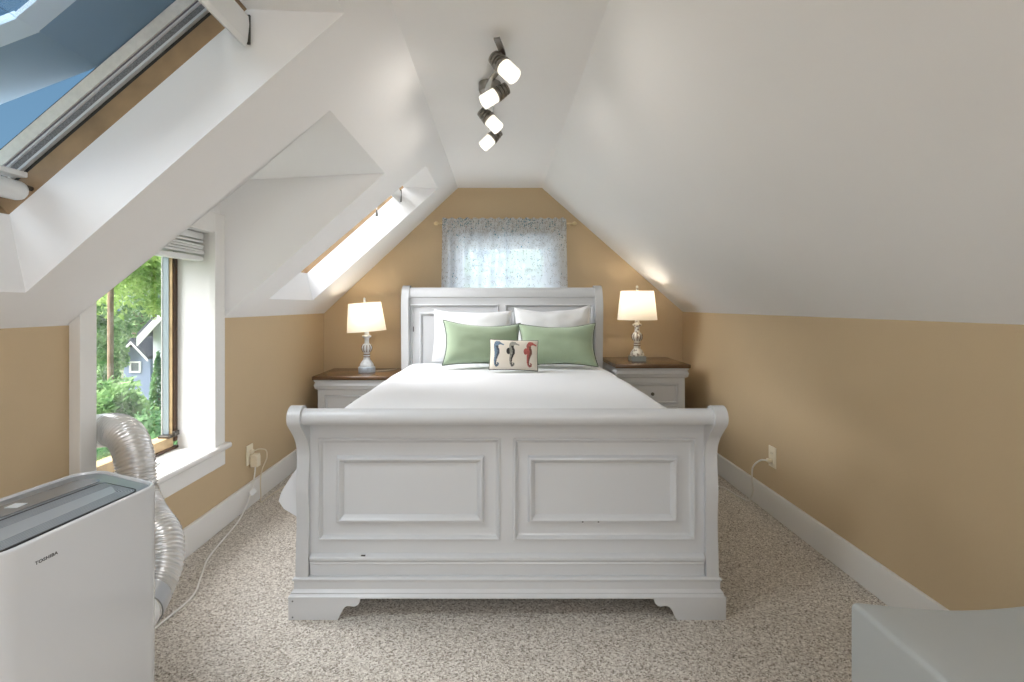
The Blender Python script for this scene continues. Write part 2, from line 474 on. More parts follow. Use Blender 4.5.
# stool and apron
bm = NB(); add_box(bm, (XL-T_W-.02, WY0+.001, STZ-.03), (XL+.02, WY1-.001, STZ), .002)
add_box(bm, (XL, 1.66, STZ-.03), (XL+.050, 2.672, STZ), .011, 3)
link('sill', rel(bm), M_trim, w1, 40)
bm = NB(); add_box(bm, (XL, 1.70, .336), (XL+.02, 2.655, STZ-.03), .003)
link('apron', rel(bm), M_trim, w1)
# frame: bands down the far side, head above the glass
x1, x2, x3, x4 = XL-T_W, XL-T_W-.009, XL-T_W-.024, XL-T_W-.054
bm = NB(); add_box(bm, (x2, WY1-.028, .49), (x1, WY1, 1.50)); link('dark_stile', rel(bm), M_brown, w1)
bm = NB(); add_box(bm, (x3, WY1-.034, .49), (x2, WY1, 1.50)); link('wood_stile', rel(bm), M_wood, w1)
bm = NB(); add_box(bm, (x4, WY1-.038, .49), (x3, WY1, 1.50)); link('sash_stile', rel(bm), M_pale, w1)
bm = NB(); add_box(bm, (x4-.006, WY1-.040, .49), (x4, WY1, 1.50)); link('white_edge', rel(bm), M_trim, w1)
bm = NB(); add_box(bm, (x4-.006, WY0, 1.44), (x1, WY1-.04, 1.55)); link('sash_head', rel(bm), M_trim, w1)
bm = NB(); add_box(bm, (x4-.02, WY0, STZ+.014), (x1-.004, WY1-.03, .515), .003); link('sash_bottom_rail', rel(bm), M_wood, w1)
bm = NB(); add_box(bm, (x4, WY0, STZ-.006), (x1+.004, WY1, STZ+.014), .002); link('dark_sill_strip', rel(bm), M_brown, w1)
bm = NB(); add_box(bm, (x4-.006, WY0, .515), (x1, WY0+.03, 1.44)); link('sash_stile', rel(bm), M_pale, w1)
bm = NB(); add_box(bm, (x4-.004, WY0+.185, .515), (x4, WY1-.04, 1.44)); link('glass', rel(bm), M_glass, w1)
# seal panel that carries the duct
bm = NB(); add_solid(bm, [(WY0+.03, .515), (WY0+.185, .515), (WY0+.185, 1.44), (WY0+.03, 1.44)],
                     [], fx, x2, x4)
link('duct_seal_panel', rel(bm), M_cuff, w1)
# latch
bm = NB(); add_box(bm, (x3-.03, WY1-.075, .515), (x1+.006, WY1-.03, .528), .003)
add_box(bm, (x1+.002, WY1-.05, .520), (x1+.016, WY1-.012, .545), .003)
link('latch', rel(bm), M_knob, w1)
# loose white strip on the sill
bm = NB(); add_box(bm, (-.045, -.11, 0), (.018, .11, .010), .004)
o = link('plastic_strip', bm, M_white_metal); o.location = (XL-.085, 2.19, STZ+.001); o.rotation_euler = (0, 0, .12)
tag(o, 'flat white plastic strip lying on the dormer window sill by the duct', 'strip')

# raised blind bunched at the top of the window
bl = thing('window_blind', 'white slatted blind pulled up tight at the top of the dormer window', 'blind', (XL-.055, (WY0+WY1)/2, WZ1-.006))
hw = (WY1-WY0)/2-.012
link('head_rail', box((-.024, -hw, -.036), (.024, hw, -.004), .003), M_white_metal, bl)
for k in range(5):
    bm = NB(); z = -.052-.014*k
    add_box(bm, (-.026, -hw, -.0055), (.026, hw, .0055), .002, 1)
    o = link('slat', bm, M_white_metal, bl); o.location = (random.uniform(-.004, .004), random.uniform(-.004, .004), z); o.rotation_euler = (random.uniform(-.012, .012), random.uniform(-.12, .12), 0)
link('bottom_rail', box((-.024, -hw, -.146), (.024, hw, -.122), .003), M_white_metal, bl)

# ------------------------------------------------------------------ skylights (window_2 near, window_3 far)
tdir = Vector((OT[0]-OB[0], 0, OT[1]-OB[1])).normalized(); ndir = Vector((-tdir.z, 0, tdir.x))
def skylight(name, yn, yf, open_flap, OB, OT):
    root = setting(name)
    def pt(p, off, yfun, dy=0):
        v = Vector((p[0], 0, p[1])) + ndir*off
        return (v.x, yfun(v.x)+dy, v.z)
    bands = [('wood_frame', 0, .055, 0, M_wood2), ('dark_gap', .055, .072, .010, M_dark_gap), ('light_strip', .072, .079, -.002, M_alu_line),
             ('pile_seal', .079, .100, .004, M_seal), ('light_strip', .100, .105, -.002, M_alu_line), ('plum_strip', .105, .113, .002, M_plum),
             ('clad_stile', .113, .148, -.003, M_beige), ('dark_gap', .148, .156, .004, M_dark_gap)]
    for nm, a, b, dy, m in bands:
        bm = NB()
        for yfun, sgn in ((yf, 1), (yn, -1)):
            q = []
            for p in (OB, OT):
                for off in (a, b):
                    q.append(Vector(pt(p, off, yfun, dy*sgn)))
            v0, v1, v2, v3 = q[0], q[1], q[3], q[2]
            d = Vector((0, .04*sgn, 0))
            add_loops(bm, [[v0, v1, v2, v3], [v0+d, v1+d, v2+d, v3+d]], True, True)
        link(nm, bm, m, root)
    # lower and upper members
    for p, sg, nm in ((OB, -1, 'wood_sill'), (OT, 1, 'wood_head')):
        bm = NB(); a = pt(p, 0, yn); b = pt(p, 0, yf)
        add_loops(bm, [[Vector(a), Vector(b), Vector(pt(p, .11, yf)), Vector(pt(p, .11, yn))],
                       [Vector(a)+tdir*.04*sg, Vector(b)+tdir*.04*sg, Vector(pt(p, .11, yf))+tdir*.04*sg, Vector(pt(p, .11, yn))+tdir*.04*sg]], True, True)
        link(nm, bm, M_wood2, root)
    mid = Vector((-1.169, 0, 1.874)) if open_flap else None
    if open_flap:
        # upper fixed light
        off = .150
        top = Vector((OT[0], 0, OT[1]))+ndir*off
        for nm, d0, d1, m in (('fixed_stile', -.012, .185, M_sashgrey), ('fixed_glazing_bar', .185, .245, M_sashlight), ('glass', .245, .70, M_tint)):
            bm = NB(); q = [Vector((mid.x, yf(mid.x)-d1, mid.z)), Vector((mid.x, yf(mid.x)-d0, mid.z)), Vector((top.x, yf(top.x)-d0, top.z)), Vector((top.x, yf(top.x)-d1, top.z))]
            add_loops(bm, [q, [v+ndir*.012 for v in q]], True, True); link(nm, bm, m, root)
        # lower flap tilted out
        fd = Vector((-.248, 0, -.096)).normalized(); fn = Vector((fd.z, 0, -fd.x))
        if fn.z < 0: fn = -fn
        Lf = .62; ye = yf(-1.3)+.012; e = mid+fd*Lf
        def fbar(nm, y0, y1, s0, s1, m, t=.03):
            bm = NB(); a, b = mid+fd*s0, mid+fd*s1
            add_loops(bm, [[(a.x, y0, a.z), (a.x, y1, a.z), (b.x, y1, b.z), (b.x, y0, b.z)],
                           [((a+fn*t).x, y0, (a+fn*t).z), ((a+fn*t).x, y1, (a+fn*t).z), ((b+fn*t).x, y1, (b+fn*t).z), ((b+fn*t).x, y0, (b+fn*t).z)]], True, True)
            link(nm, bm, m, root)
        fbar('sash_stile', ye-.185, ye, 0, Lf, M_sashgrey)
        fbar('glazing_bar', ye-.245, ye-.185, 0, Lf, M_sashlight, .02)
        fbar('sash_stile', yn(0)+.01, yn(0)+.06, 0, Lf, M_sashgrey)
        fbar('sash_bottom_rail', yn(0)+.06, ye-.245, Lf-.06, Lf, M_sashgrey)
        fbar('glass', yn(0)+.06, ye-.245, .0, Lf-.06, M_tint, .006)
    else:
        off = .12; a = Vector((OB[0], 0, OB[1]))+ndir*off; b = Vector((OT[0], 0, OT[1]))+ndir*off
        bm = NB(); add_quads(bm, [[(a.x, yn(a.x), a.z), (a.x, yf(a.x), a.z), (b.x, yf(b.x), b.z), (b.x, yn(b.x), b.z)]])
        link('glass', bm, M_glass, root)
    return root
skylight('window_2', YA_n, YA_f, True, OB, OT)
skylight('window_3', YB_n, YB_f, False, OB2, OT2)

# roller blinds in the skylights
rb = thing('roller_blind', 'white roller blind cassette and bottom bar in the big skylight nearest the camera', 'blind', (-.77, 1.1, 1.98))
sec = [(-.744, 1.936), (-.738, 1.95), (-.733, 2.0), (-.735, 2.024), (-.80, 2.035), (-.805, 2.0), (-.79, 1.978), (-.756, 1.942)]
def rel2(bm, o): bmesh.ops.translate(bm, verts=bm.verts[:], vec=-Vector(o)); return bm
bm = NB(); add_solid(bm, sec, [], lambda u, v, w: (u, w, v), .75, 1.462); link('cassette', rel2(bm, rb.location), M_white_metal, rb)
bm = NB(); add_box(bm, (-.742, 1.464, 1.945), (-.733, 1.47, 2.03)); link('end_shadow_strip', rel2(bm, rb.location), M_dark_gap, rb)  # dark strip standing in for the shadow at the cassette end
def add_cyl_y(bm, x, z, r, y0, y1, seg=18):
    return add_lathe(bm, [(r*.6, 0), (r*.9, .006), (r, .016), (r, y1-y0-.016), (r*.9, y1-y0-.006), (r*.6, y1-y0)], seg,
                     Matrix.Translation((x, y0, z)) @ Matrix.Rotation(-PI/2, 4, 'X'))
bm = NB(); add_cyl_y(bm, -1.362, 1.503, .028, .76, 1.425); link('bottom_bar', rel2(bm, rb.location), M_white_metal, rb, 40)
bm = NB(); add_box(bm, (-1.385, .76, 1.540), (-1.338, 1.418, 1.556), .003); link('slide_rail', rel2(bm, rb.location), M_white_metal, rb)
bm = NB(); add_cyl_y(bm, -1.35, 1.515, .007, 1.426, 1.434, 10); link('end_pin', rel2(bm, rb.location), M_knob, rb)

rb2 = thing('skylight_blind', 'white rolled blind housing with a dangling pull in the small skylight by the bed', 'blind', (-.77, 3.4, 1.98))
bm = NB(); add_solid(bm, sec, [], lambda u, v, w: (u, w, v), 3.17, 3.705); link('cassette', rel2(bm, rb2.location), M_white_metal, rb2)
bm = NB(); add_box(bm, (-.742, 3.707, 1.945), (-.730, 3.712, 2.035)); link('end_shadow_strip', rel2(bm, rb2.location), M_dark_gap, rb2)  # shadow beside the cassette end, modelled as a dark strip
bm = NB(); add_tube(bm, [(-.905, 3.66, 1.93), (-.902, 3.655, 1.90), (-.90, 3.65, 1.875)], .0035, 6); link('pull_cord', rel2(bm, rb2.location), M_wcord, rb2)
bm = NB(); add_lathe(bm, [(.003, .045), (.006, .03), (.010, .0), (.006, -.004)], 10, Matrix.Translation((-.90, 3.65, 1.832))); link('pull_tassel', rel2(bm, rb2.location), M_knob, rb2, 40)

# ------------------------------------------------------------------ gable window + curtains
w4 = setting('window_4', ((GX0+GX1)/2, YF+.06, GZ0))
o4 = w4.location
bm = NB()
fm = .05
add_solid(bm, [(GX0, GZ0), (GX1, GZ0), (GX1, GZ1), (GX0, GZ1)],
          [[(GX0+fm, GZ0+fm), (GX1-fm, GZ0+fm), (GX1-fm, 1.36), (GX0+fm, 1.36)], [(GX0+fm, 1.42), (GX1-fm, 1.42), (GX1-fm, GZ1-fm), (GX0+fm, GZ1-fm)]],
          lambda u, v, w: (u, w, v), YF+.05, YF+.10)
link('sash', rel2(bm, o4), M_trim, w4)
bm = NB(); cw = .075
add_solid(bm, [(GX0-cw, GZ0-cw), (GX1+cw, GZ0-cw), (GX1+cw, GZ1+cw), (GX0-cw, GZ1+cw)],
          [[(GX0, GZ0), (GX1, GZ0), (GX1, GZ1), (GX0, GZ1)]], lambda u, v, w: (u, w, v), YF-.018, YF)
link('casing', rel2(bm, o4), M_trim, w4)
bm = NB(); add_quads(bm, [[(GX0+.02, YF+.075, GZ0+.02), (GX1-.02, YF+.075, GZ0+.02), (GX1-.02, YF+.075, GZ1-.02), (GX0+.02, YF+.075, GZ1-.02)]])
link('glass', rel2(bm, o4), M_glass, w4)

RZ = 1.853; RY = YF-.075
rod = thing('curtain_rod', 'thin pale brass curtain rod above the headboard window', 'curtain rod', (.04, RY, RZ))
bm = NB(); add_tube(bm, [(-.56, 0, 0), (.57, 0, 0)], .006, 10); link('pole', bm, M_gold, rod, 40)
for x in (-.565, .575):
    bm = NB(); add_lathe(bm, [(.005, -.020), (.013, -.012), (.017, 0), (.013, .012), (.005, .020)], 14, Matrix.Translation((x, 0, 0)) @ Matrix.Rotation(PI/2, 4, 'Y'))
    link('finial', bm, M_gold, rod, 'all')
for x in (-.54, .55):
    bm = NB(); add_tube(bm, [(x, 0, 0), (x, .035, -.004), (x, .0735, -.004)], .005, 8); link('bracket', bm, M_gold, rod)

def curtain(x0, x1, zb, amp, nf, seed, label, flare=(0, 0), dy=0):
    nx, nz = 90, 40; bm = NB(); uvl = bm.loops.layers.uv.new('UVMap')
    top = RZ+.042; G = []
    for j in range(nz+1):
        t = j/nz; z = top + (zb-top)*t; row = []
        for i in range(nx+1):
            s = i/nx
            fl = flare[0]*(1-s)*t + flare[1]*s*t
            x = x0+(x1-x0)*s + fl
            a = amp*(1 if t > .1 else .55)
            y = a*math.sin(s*nf*2*PI+seed+.6*math.sin(s*9+seed)) + .006*math.sin(s*31+seed*2+t*2)
            if t < .12:   # gathered heading with the rod pocket
                y = .010*math.sin(s*nf*4*PI+seed) + (-.010 if .3 < t/.12 < 1 else -.005)
                zz = z + .006*math.sin(s*53+seed)*(1-t/.12)
            else:
                zz = z; y -= .004
            yy = RY - .004 + y*.75
            if .02 < t < .14: yy = min(yy, RY-.0085)
            row.append((bm.verts.new((x, yy-dy*max(0, 1-s*9), zz)), (s*(x1-x0)*2.2, t*1.2)))
        G.append(row)
    for j in range(nz):
        for i in range(nx):
            q = [G[j][i], G[j][i+1], G[j+1][i+1], G[j+1][i]]
            f = bm.faces.new([v for v, _ in q])
            for lp, (_, uv) in zip(f.loops, q): lp[uvl].uv = uv
    o = link('sheer_curtain', bm, M_sheer, None, 'all', recalc=False)
    tag(o, label, 'curtain')
    return o
curtain(-.475, .066, .98, .014, 5, .3, 'sheer blue-flecked curtain over the half of the window toward the skylights', (-.015, 0))
curtain(.050, .545, .98, .014, 5, 2.1, 'sheer blue-flecked curtain with a loose turned-back outer edge, toward the plain sloped ceiling', (0, .02), .03)

# ------------------------------------------------------------------ bed
BC = .027
bed = thing('sleigh_bed', 'large white sleigh bed with panelled footboard and scrolled posts on bracket feet', 'bed', (BC, 0, 0))
PH = .80
def post_outline(front, back, cy, cz, r, sgn, a0, a1):
    """(y,z) outline: front points bottom->top, scroll arc, back points top->bottom"""
    arc = [(cy+r*math.cos(a0+(a1-a0)*k/14), cz+r*math.sin(a0+(a1-a0)*k/14)) for k in range(15)]
    return front+arc+back
fb = link('footboard', (lambda b: (add_solid(b, [(-PH+.03, .15), (PH-.03, .15), (PH-.03, .69), (-PH+.03, .69)],
     [[(-.724, .279), (-.025, .279), (-.025, .671), (-.724, .671)], [(.024, .279), (.722, .279), (.722, .671), (.024, .671)]],
     lambda u, v, w: (u, w, v), 1.915, 1.955), b)[1])(NB()), M_bed, bed)
def panel(parent, x0, x1, z0, z1, yp, inner, sgn=1):
    prof = [(0, 0), (.002, -.006), (.007, -.008), (.012, -.002), (.016, .008), (.022, .010)]
    bm = NB(); add_loops(bm, [rect_loop(x0, x1, z0, z1, a, yp+h*sgn) for a, h in prof], cap1=True)
    p = link('panel', bm, M_bed, parent)
    ix0, ix1, iz0, iz1 = inner
    prof = [(-.003, .010), (0, .002), (.004, -.006), (.010, -.008), (.016, -.004), (.020, .003), (.024, .006), (.026, .0105)]
    bm = NB(); add_loops(bm, [rect_loop(ix0, ix1, iz0, iz1, a, yp+h*sgn) for a, h in prof])
    return p, link('panel_molding', bm, M_bed, parent, 30)
panel(fb, -.724, -.025, .279, .671, 1.915, (-.652, -.090, .348, .599))
panel(fb, .024, .722, .279, .671, 1.915, (.082, .653, .348, .599))
# cove and rolled top rail
cy, cz, r = 1.850, .767, .030
cove = [(1.955, .69), (1.915, .69), (1.914, .70), (1.910, .715), (1.900, .727), (1.888, .736), (1.876, .741)]
arc = [(cy+r*math.cos(a), cz+r*math.sin(a)) for a in [math.radians(-75-(230)*k/20) for k in range(21)]]
prof = cove+arc+[(1.900, .770), (1.935, .745), (1.950, .715)]
bm = NB(); add_extrude_x(bm, prof, -PH+.03, PH-.03); link('top_rail', bm, M_bed, fb, 35)
# posts
front = spline([(1.888, .150, 0), (1.893, .25, 0), (1.900, .36, 0), (1.893, .47, 0), (1.897, .53, 0), (1.904, .60, 0), (1.896, .645, 0), (1.876, .68, 0), (1.845, .713, 0)], 5)
back = spline([(1.905, .765, 0), (1.945, .73, 0), (1.962, .66, 0), (1.958, .5, 0), (1.962, .3, 0), (1.96, .150, 0)], 4)
pr = [(p.x, p.y) for p in front]
ra = .042; cyp, czp = 1.850, .766
arcp = [(cyp+ra*math.cos(a), czp+ra*math.sin(a)) for a in [math.radians(-142-(203)*k/22) for k in range(23)]]
pb = [(p.x, p.y) for p in back]
for sx in (-1, 1):
    bm = NB(); x0, x1 = sorted((sx*PH, sx*(PH-.047)))
    add_extrude_x(bm, pr+arcp+pb, x0, x1)
    link('footboard_post', bm, M_bed, fb, 35)
# ledge + base mouldings
def rloop(hw, yf, yb, z): return [(-hw, yf, z), (hw, yf, z), (hw, yb, z), (-hw, yb, z)]
bm = NB(); add_extrude_x(bm, [(1.916, .150), (1.903, .150), (1.903, .192), (1.899, .196), (1.901, .203), (1.895, .212), (1.895, .220), (1.899, .224), (1.916, .230)], -PH+.05, PH-.05)
link('lower_rail', bm, M_bed, fb, 30)
bm = NB()
offs = [(.152, .0), (.152, .008), (.146, .013), (.140, .012), (.136, .008), (.108, .008), (.103, .012), (.098, .017), (.094, .015), (.090, .018), (.085, .024), (.080, .024)]
add_loops(bm, [rloop(PH-.003+o_, 1.890-o_+.006, 1.972, z) for z, o_ in offs], True, True)
link('base_molding', bm, M_bed, fb, 30)
fo = [(0, 0), (.184, 0), (.192, .014), (.199, .030), (.208, .045), (.218, .0515), (.230, .0525), (.244, .0495), (.256, .053), (.265, .062), (.269, .072), (.270, .080), (0, .080)]
for sx in (-1, 1):
    bm = NB(); add_solid(bm, fo, [], lambda u, v, w: (sx*(-(PH+.020)+u) * -1 * -1, w, v), 1.873, 1.925)
    ft = link('bracket_foot', bm, M_bed, fb)
    bm = NB(); add_box(bm, (min(sx*(PH+.02), sx*(PH-.02)), 1.925, 0), (max(sx*(PH+.02), sx*(PH-.02)), 1.972, .080)); link('foot_return', bm, M_bed, ft)
    if sx < 0:
        for z in (.010, .070):
            bm = NB(); add_lathe(bm, [(.003, 0), (.003, .0015)], 8, Matrix.Translation((-PH-.004, 1.8735, z)) @ Matrix.Rotation(PI/2, 4, 'X'))
            link('nail_head', bm, M_nail, ft)
# paint chips on the footboard
for x, z, w in ((-.555, .226, .016), (.285, .352, .006), (.345, .352, .006)):
    bm = NB(); add_box(bm, (x, 1.9035 if z > .3 else 1.8985, z), (x+w, 1.9065 if z > .3 else 1.904, z+.003)); link('paint_chip', bm, M_nail, fb)
# side rails, extended low to shade the floor under the bed
for sx in (-1, 1):
    x0, x1 = sorted((sx*.735, sx*.700))
    bm = NB(); add_box(bm, (x0, 1.976, .06), (x1, 3.94, .325), .004); link('side_rail', bm, M_bed, bed)
# headboard
HY = 3.95
PH0, PH = PH, .79
hb = link('headboard', (lambda b: (add_solid(b, [(-PH+.03, .20), (PH-.03, .20), (PH-.03, 1.245), (-PH+.03, 1.245)],
     [[(-.724, .60), (-.025, .60), (-.025, 1.185), (-.724, 1.185)], [(.024, .60), (.722, .60), (.722, 1.185), (.024, 1.185)]],
     lambda u, v, w: (u, w, v), HY, HY+.04), b)[1])(NB()), M_bed, bed)
panel(hb, -.724, -.025, .60, 1.185, HY, (-.652, -.095, .68, 1.122))
panel(hb, .024, .722, .60, 1.185, HY, (.09, .653, .68, 1.122))
cyh, czh, rh = 4.010, 1.275, .045
prof = [(HY+.04, 1.22), (HY-.004, 1.22), (HY-.004, 1.240), (HY-.012, 1.243), (HY-.012, 1.25), (HY-.008, 1.275), (HY+.004, 1.300), (HY+.025, 1.318)] + \
       [(cyh+rh*math.cos(a), czh+rh*math.sin(a)) for a in [math.radians(90-190*k/16) for k in range(17)]]
bm = NB(); add_extrude_x(bm, prof, -PH+.03, PH-.03); link('top_rail', bm, M_bed, hb, 35)
front = spline([(3.925, 0, 0), (3.925, .3, 0), (3.925, .6, 0), (3.915, .9, 0), (3.905, 1.12, 0), (3.912, 1.22, 0), (3.935, 1.29, 0), (3.965, 1.325, 0)], 4)
arcp = [(4.008+.058*math.cos(a), 1.278+.058*math.sin(a)) for a in [math.radians(100-200*k/18) for k in range(19)]]
back = spline([(3.985, 1.20, 0), (3.968, 1.1, 0), (3.978, .9, 0), (3.985, .6, 0), (3.985, 0, 0)], 4)
for sx in (-1, 1):
    bm = NB(); x0, x1 = sorted((sx*PH, sx*(PH-.058)))
    add_extrude_x(bm, [(p.x, p.y) for p in front]+arcp+[(p.x, p.y) for p in back], x0, x1)
    link('headboard_post', bm, M_bed, hb, 35)
hb.location.x = -.011
bm = NB(); add_box(bm, (-.702, HY-.006, .97), (-.696, HY-.0002, 1.01)); link('paint_chip', bm, M_nail, hb)

# duvet: one cover over the mattress, hanging at the sides, flaring at the foot end
def duvet():
    bm = NB(); ny, R = 64, .11; zt = .735
    rows = []
    for j in range(ny+1):
        t = j/ny; y = 1.985 + (3.885-1.985)*t
        flare = max(0, 1-(y-1.985)/.55)
        foot = max(0, 1-(y-1.985)/.10)
        row = []
        W = .770
        zz = zt + .004*math.sin(t*PI) - .035*foot**2
        head = max(0, 1-(3.885-y)/.10); zz -= .03*head**2
        sec = []
        for sx in (-1, 1):
            side = []
            flr = (.160 if sx < 0 else .03)*flare**.8
            hem = .36 - (.02 if sx < 0 else 0)*flare
            for k in range(9):      # hem up to the bend
                u = k/8; z = hem + (zz-R-hem)*u
                x = W + flr*min(1, (1-u)*1.25)**.75 + .012*math.sin(y*9+sx)*(1-u)
                x -= (.085 if k == 0 else .034 if k == 1 else .008 if k == 2 else 0)*flare
                side.append((sx*x, z))
            for k in range(1, 9):
                a = PI/2*k/8; side.append((sx*(W-R+R*math.cos(a)), zz-R+R*math.sin(a)))
            sec.append(side)
        pts = sec[0] + [(x, zz + .004*math.cos(x/.66*PI/2)) for x in [(-.66+1.32*k/24) for k in range(1, 24)]] + sec[1][::-1]
        for i, (x, z) in enumerate(pts):
            nz = noise.noise(Vector((x*2.2, y*2.2, 3.1)))*.006 + noise.noise(Vector((x*7, y*5, 1.1)))*.0022
            nx = noise.noise(Vector((x*3, y*4, z*4)))*.006
            row.append(bm.verts.new((BC+x+nx*(1 if abs(x) > .7 else 0), y, z+nz)))
        rows.append(row)
    for j in range(ny):
        for i in range(len(rows[0])-1): bm.faces.new((rows[j][i], rows[j][i+1], rows[j+1][i+1], rows[j+1][i]))
    for row in (rows[0], rows[-1]):
        bm.faces.new(row)
    o = link('duvet', bm, M_cotton, None, 60)
    tag(o, 'plain white duvet spread flat over the bed, one corner flaring out by the footboard', 'duvet')
    return o
duvet()

# pillows
def pillow(name, w, h, t, MW, mats, parent=None, n=(36, 28), pinch=.07, wr=.006, seed=0, cls=None, sag=0, pw=.5):
    bm = NB(); nx, nz = n; F = {}
    def prof(u, v): return (max(0, (1-abs(u)**3.2))*max(0, (1-abs(v)**3.2)))**pw
    for side in (-1, 1):
        for j in range(nz+1):
            for i in range(nx+1):
                u, v = -1+2*i/nx, -1+2*j/nz
                edge = i in (0, nx) or j in (0, nz)
                if edge and side == 1: F[1, i, j] = F[-1, i, j]; continue
                x = u*w/2*(1-pinch*(1-v*v)*.6); z = v*h/2*(1-pinch*(1-u*u)*.9)
                z += -sag*(1-u*u)*(v > 0)*v
                y = side*t/2*prof(u, v)
                y += wr*noise.noise(Vector((u*2.4+seed, v*2.4, side)))*prof(u, v)
                z += wr*.6*noise.noise(Vector((u*2+seed, v*3, 7+side*0)))
                F[side, i, j] = bm.verts.new((x, y, z+h/2))
    for side in (-1, 1):
        for j in range(nz):
            for i in range(nx):
                q = [F[side, i, j], F[side, i+1, j], F[side, i+1, j+1], F[side, i, j+1]]
                try: f = bm.faces.new(q if side == -1 else q[::-1])
                except ValueError: continue
                if cls and side == -1: f.material_index = cls(-1+2*(i+.5)/nx, -1+2*(j+.5)/nz)
    inv = MW.inverted()
    for v in bm.verts:      # the fabric settles on the duvet
        p = MW @ v.co
        if p.z < ZT+.001: p.z = ZT+.001; v.co = inv @ p
    o = link(name, bm, mats, parent, 'all', recalc=False)
    return o
def place(x, y, z, lean, yaw=0, roll=0):
    return Matrix.Translation((x, y, z)) @ Matrix.Rotation(yaw, 4, 'Z') @ Matrix.Rotation(-lean, 4, 'X') @ Matrix.Rotation(roll, 4, 'Y')
def rim_path(w, h, pinch, sag, wr, seed, m=20):
    pts = []
    def P(u, v):
        x = u*w/2*(1-pinch*(1-v*v)*.6); z = v*h/2*(1-pinch*(1-u*u)*.9)
        z += -sag*(1-u*u)*(v > 0)*v
        z += wr*.6*noise.noise(Vector((u*2+seed, v*3, 7)))
        return (x, 0, z+h/2)
    for k in range(m): pts.append(P(-1+2*k/m, -1))
    for k in range(m): pts.append(P(1, -1+2*k/m))
    for k in range(m): pts.append(P(1-2*k/m, 1))
    for k in range(m+1): pts.append(P(-1, 1-2*k/m))
    return pts
ZT = .753
def settle(bm, M):
    inv = M.inverted()
    for v in bm.verts:
        p = M @ v.co
        if p.z < ZT+.001: p.z = ZT+.001; v.co = inv @ p
def plain_pillow(name, label, w, h, t, M, m, seed, sag=.01, pipe=None, pinch=.07):
    e = thing(name, label, 'pillow')
    e.matrix_world = M
    pillow('cover' if pipe else 'pillowcase', w, h, t, M, m, e, seed=seed, sag=sag, pinch=pinch, wr=.006 if pipe else .014)
    if pipe:
        bm = NB(); add_tube(bm, rim_path(w, h, pinch, sag, .006, seed), .0042, 7, cap=False); settle(bm, M); link('piping', bm, pipe, e, 'all')
    else:
        bm = NB(); add_tube(bm, rim_path(w, h, pinch, sag, .014, seed), .0025, 6, cap=False); settle(bm, M); link('seam', bm, m, e, 'all')
    return e
plain_pillow('bed_pillow', 'white bed pillow standing behind the green pillow with the cooler blue tint', .60, .40, .15, place(-.213, 3.765, ZT-.002, .22, 0, .01), M_pcase, 1.7, .012)
plain_pillow('bed_pillow', 'white bed pillow with a sloping top behind the brighter green pillow', .585, .43, .15, place(.413, 3.765, ZT-.002, .22, 0, -.03), M_pcase, 5.2, .03)
plain_pillow('green_pillow', 'sage green pillow with dark piping, half behind the cushion with the blue seahorse', .560, .325, .14, place(-.118, 3.44, ZT+.004, .36, .22, .055), M_green, 3.3, .012, M_pipe, .17)
plain_pillow('green_pillow', 'sage green pillow with dark piping on the brighter lamp side of the bed', .545, .312, .14, place(.398, 3.42, ZT+.004, .36, -.05, -.01), M_green, 8.8, .008, M_pipe, .17)

# seahorse cushion: print sits in the fabric
def seg_d(p, a, b):
    ax, ay = a; bx, by = b; dx, dy = bx-ax, by-ay
    t = max(0, min(1, ((p[0]-ax)*dx+(p[1]-ay)*dy)/(dx*dx+dy*dy+1e-9)))
    return math.hypot(p[0]-ax-t*dx, p[1]-ay-t*dy), t
SH = [((.0, .10), .040), ((-.035, .095), .050), ((-.055, .055), .048), ((-.050, .0), .050), ((-.040, -.04), .058), ((-.035, -.09), .056), ((-.050, -.15), .042), ((-.062, -.21), .032), ((-.064, -.27), .026), ((-.056, -.315), .023), ((-.034, -.34), .022), ((-.010, -.328), .020), ((-.004, -.30), .017), ((-.018, -.288), .014)]
SNOUT = [((.0, .105), .032), ((.035, .088), .020), ((.085, .068), .015)]
def seahorse(u, v):
    X, Y = u*.5025/1.12, v*.3225/1.12
    for cx, cols, fin in ((-.285, (1, 2), 0), (.005, (4, 3), 1), (.330, (5, 6), 1)):
        p = (X-cx, Y-.112)
        best = None
        for ch in (SH, SNOUT):
            for (a, ra_), (b, rb_) in zip(ch, ch[1:]):
                d, t = seg_d(p, a, b); r_ = (ra_+(rb_-ra_)*t)*.86
                if d < r_:
                    side = (b[0]-a[0])*(p[1]-a[1])-(b[1]-a[1])*(p[0]-a[0])
                    best = cols[1] if (side > 0) == (ch is SH) and d > r_*.1 and p[1] < .05 else cols[0]
        if best is not None: return best
        if fin and math.hypot((p[0]+.108)/.04, (p[1]+.06)/.062) < 1: return cols[1] if fin and cols[0] == 4 else cols[0]
    return 0
cu = thing('seahorse_cushion', 'small cream cushion printed with a blue, a black and a red seahorse', 'cushion')
CM = place(.0865, 3.235, ZT+.004, .26, 0, .03); cu.matrix_world = CM
pillow('cover',   .316, .200, .10, CM, [M_linen, M_blue, M_navy, M_blk, M_grey, M_red, M_rust], cu, n=(170, 110), pinch=.06, wr=.003, seed=2, cls=seahorse)
bm = NB(); add_tube(bm, rim_path(.316, .200, .06, 0, .003, 2), .003, 6, cap=False); link('piping', bm, M_blk, cu, 'all')

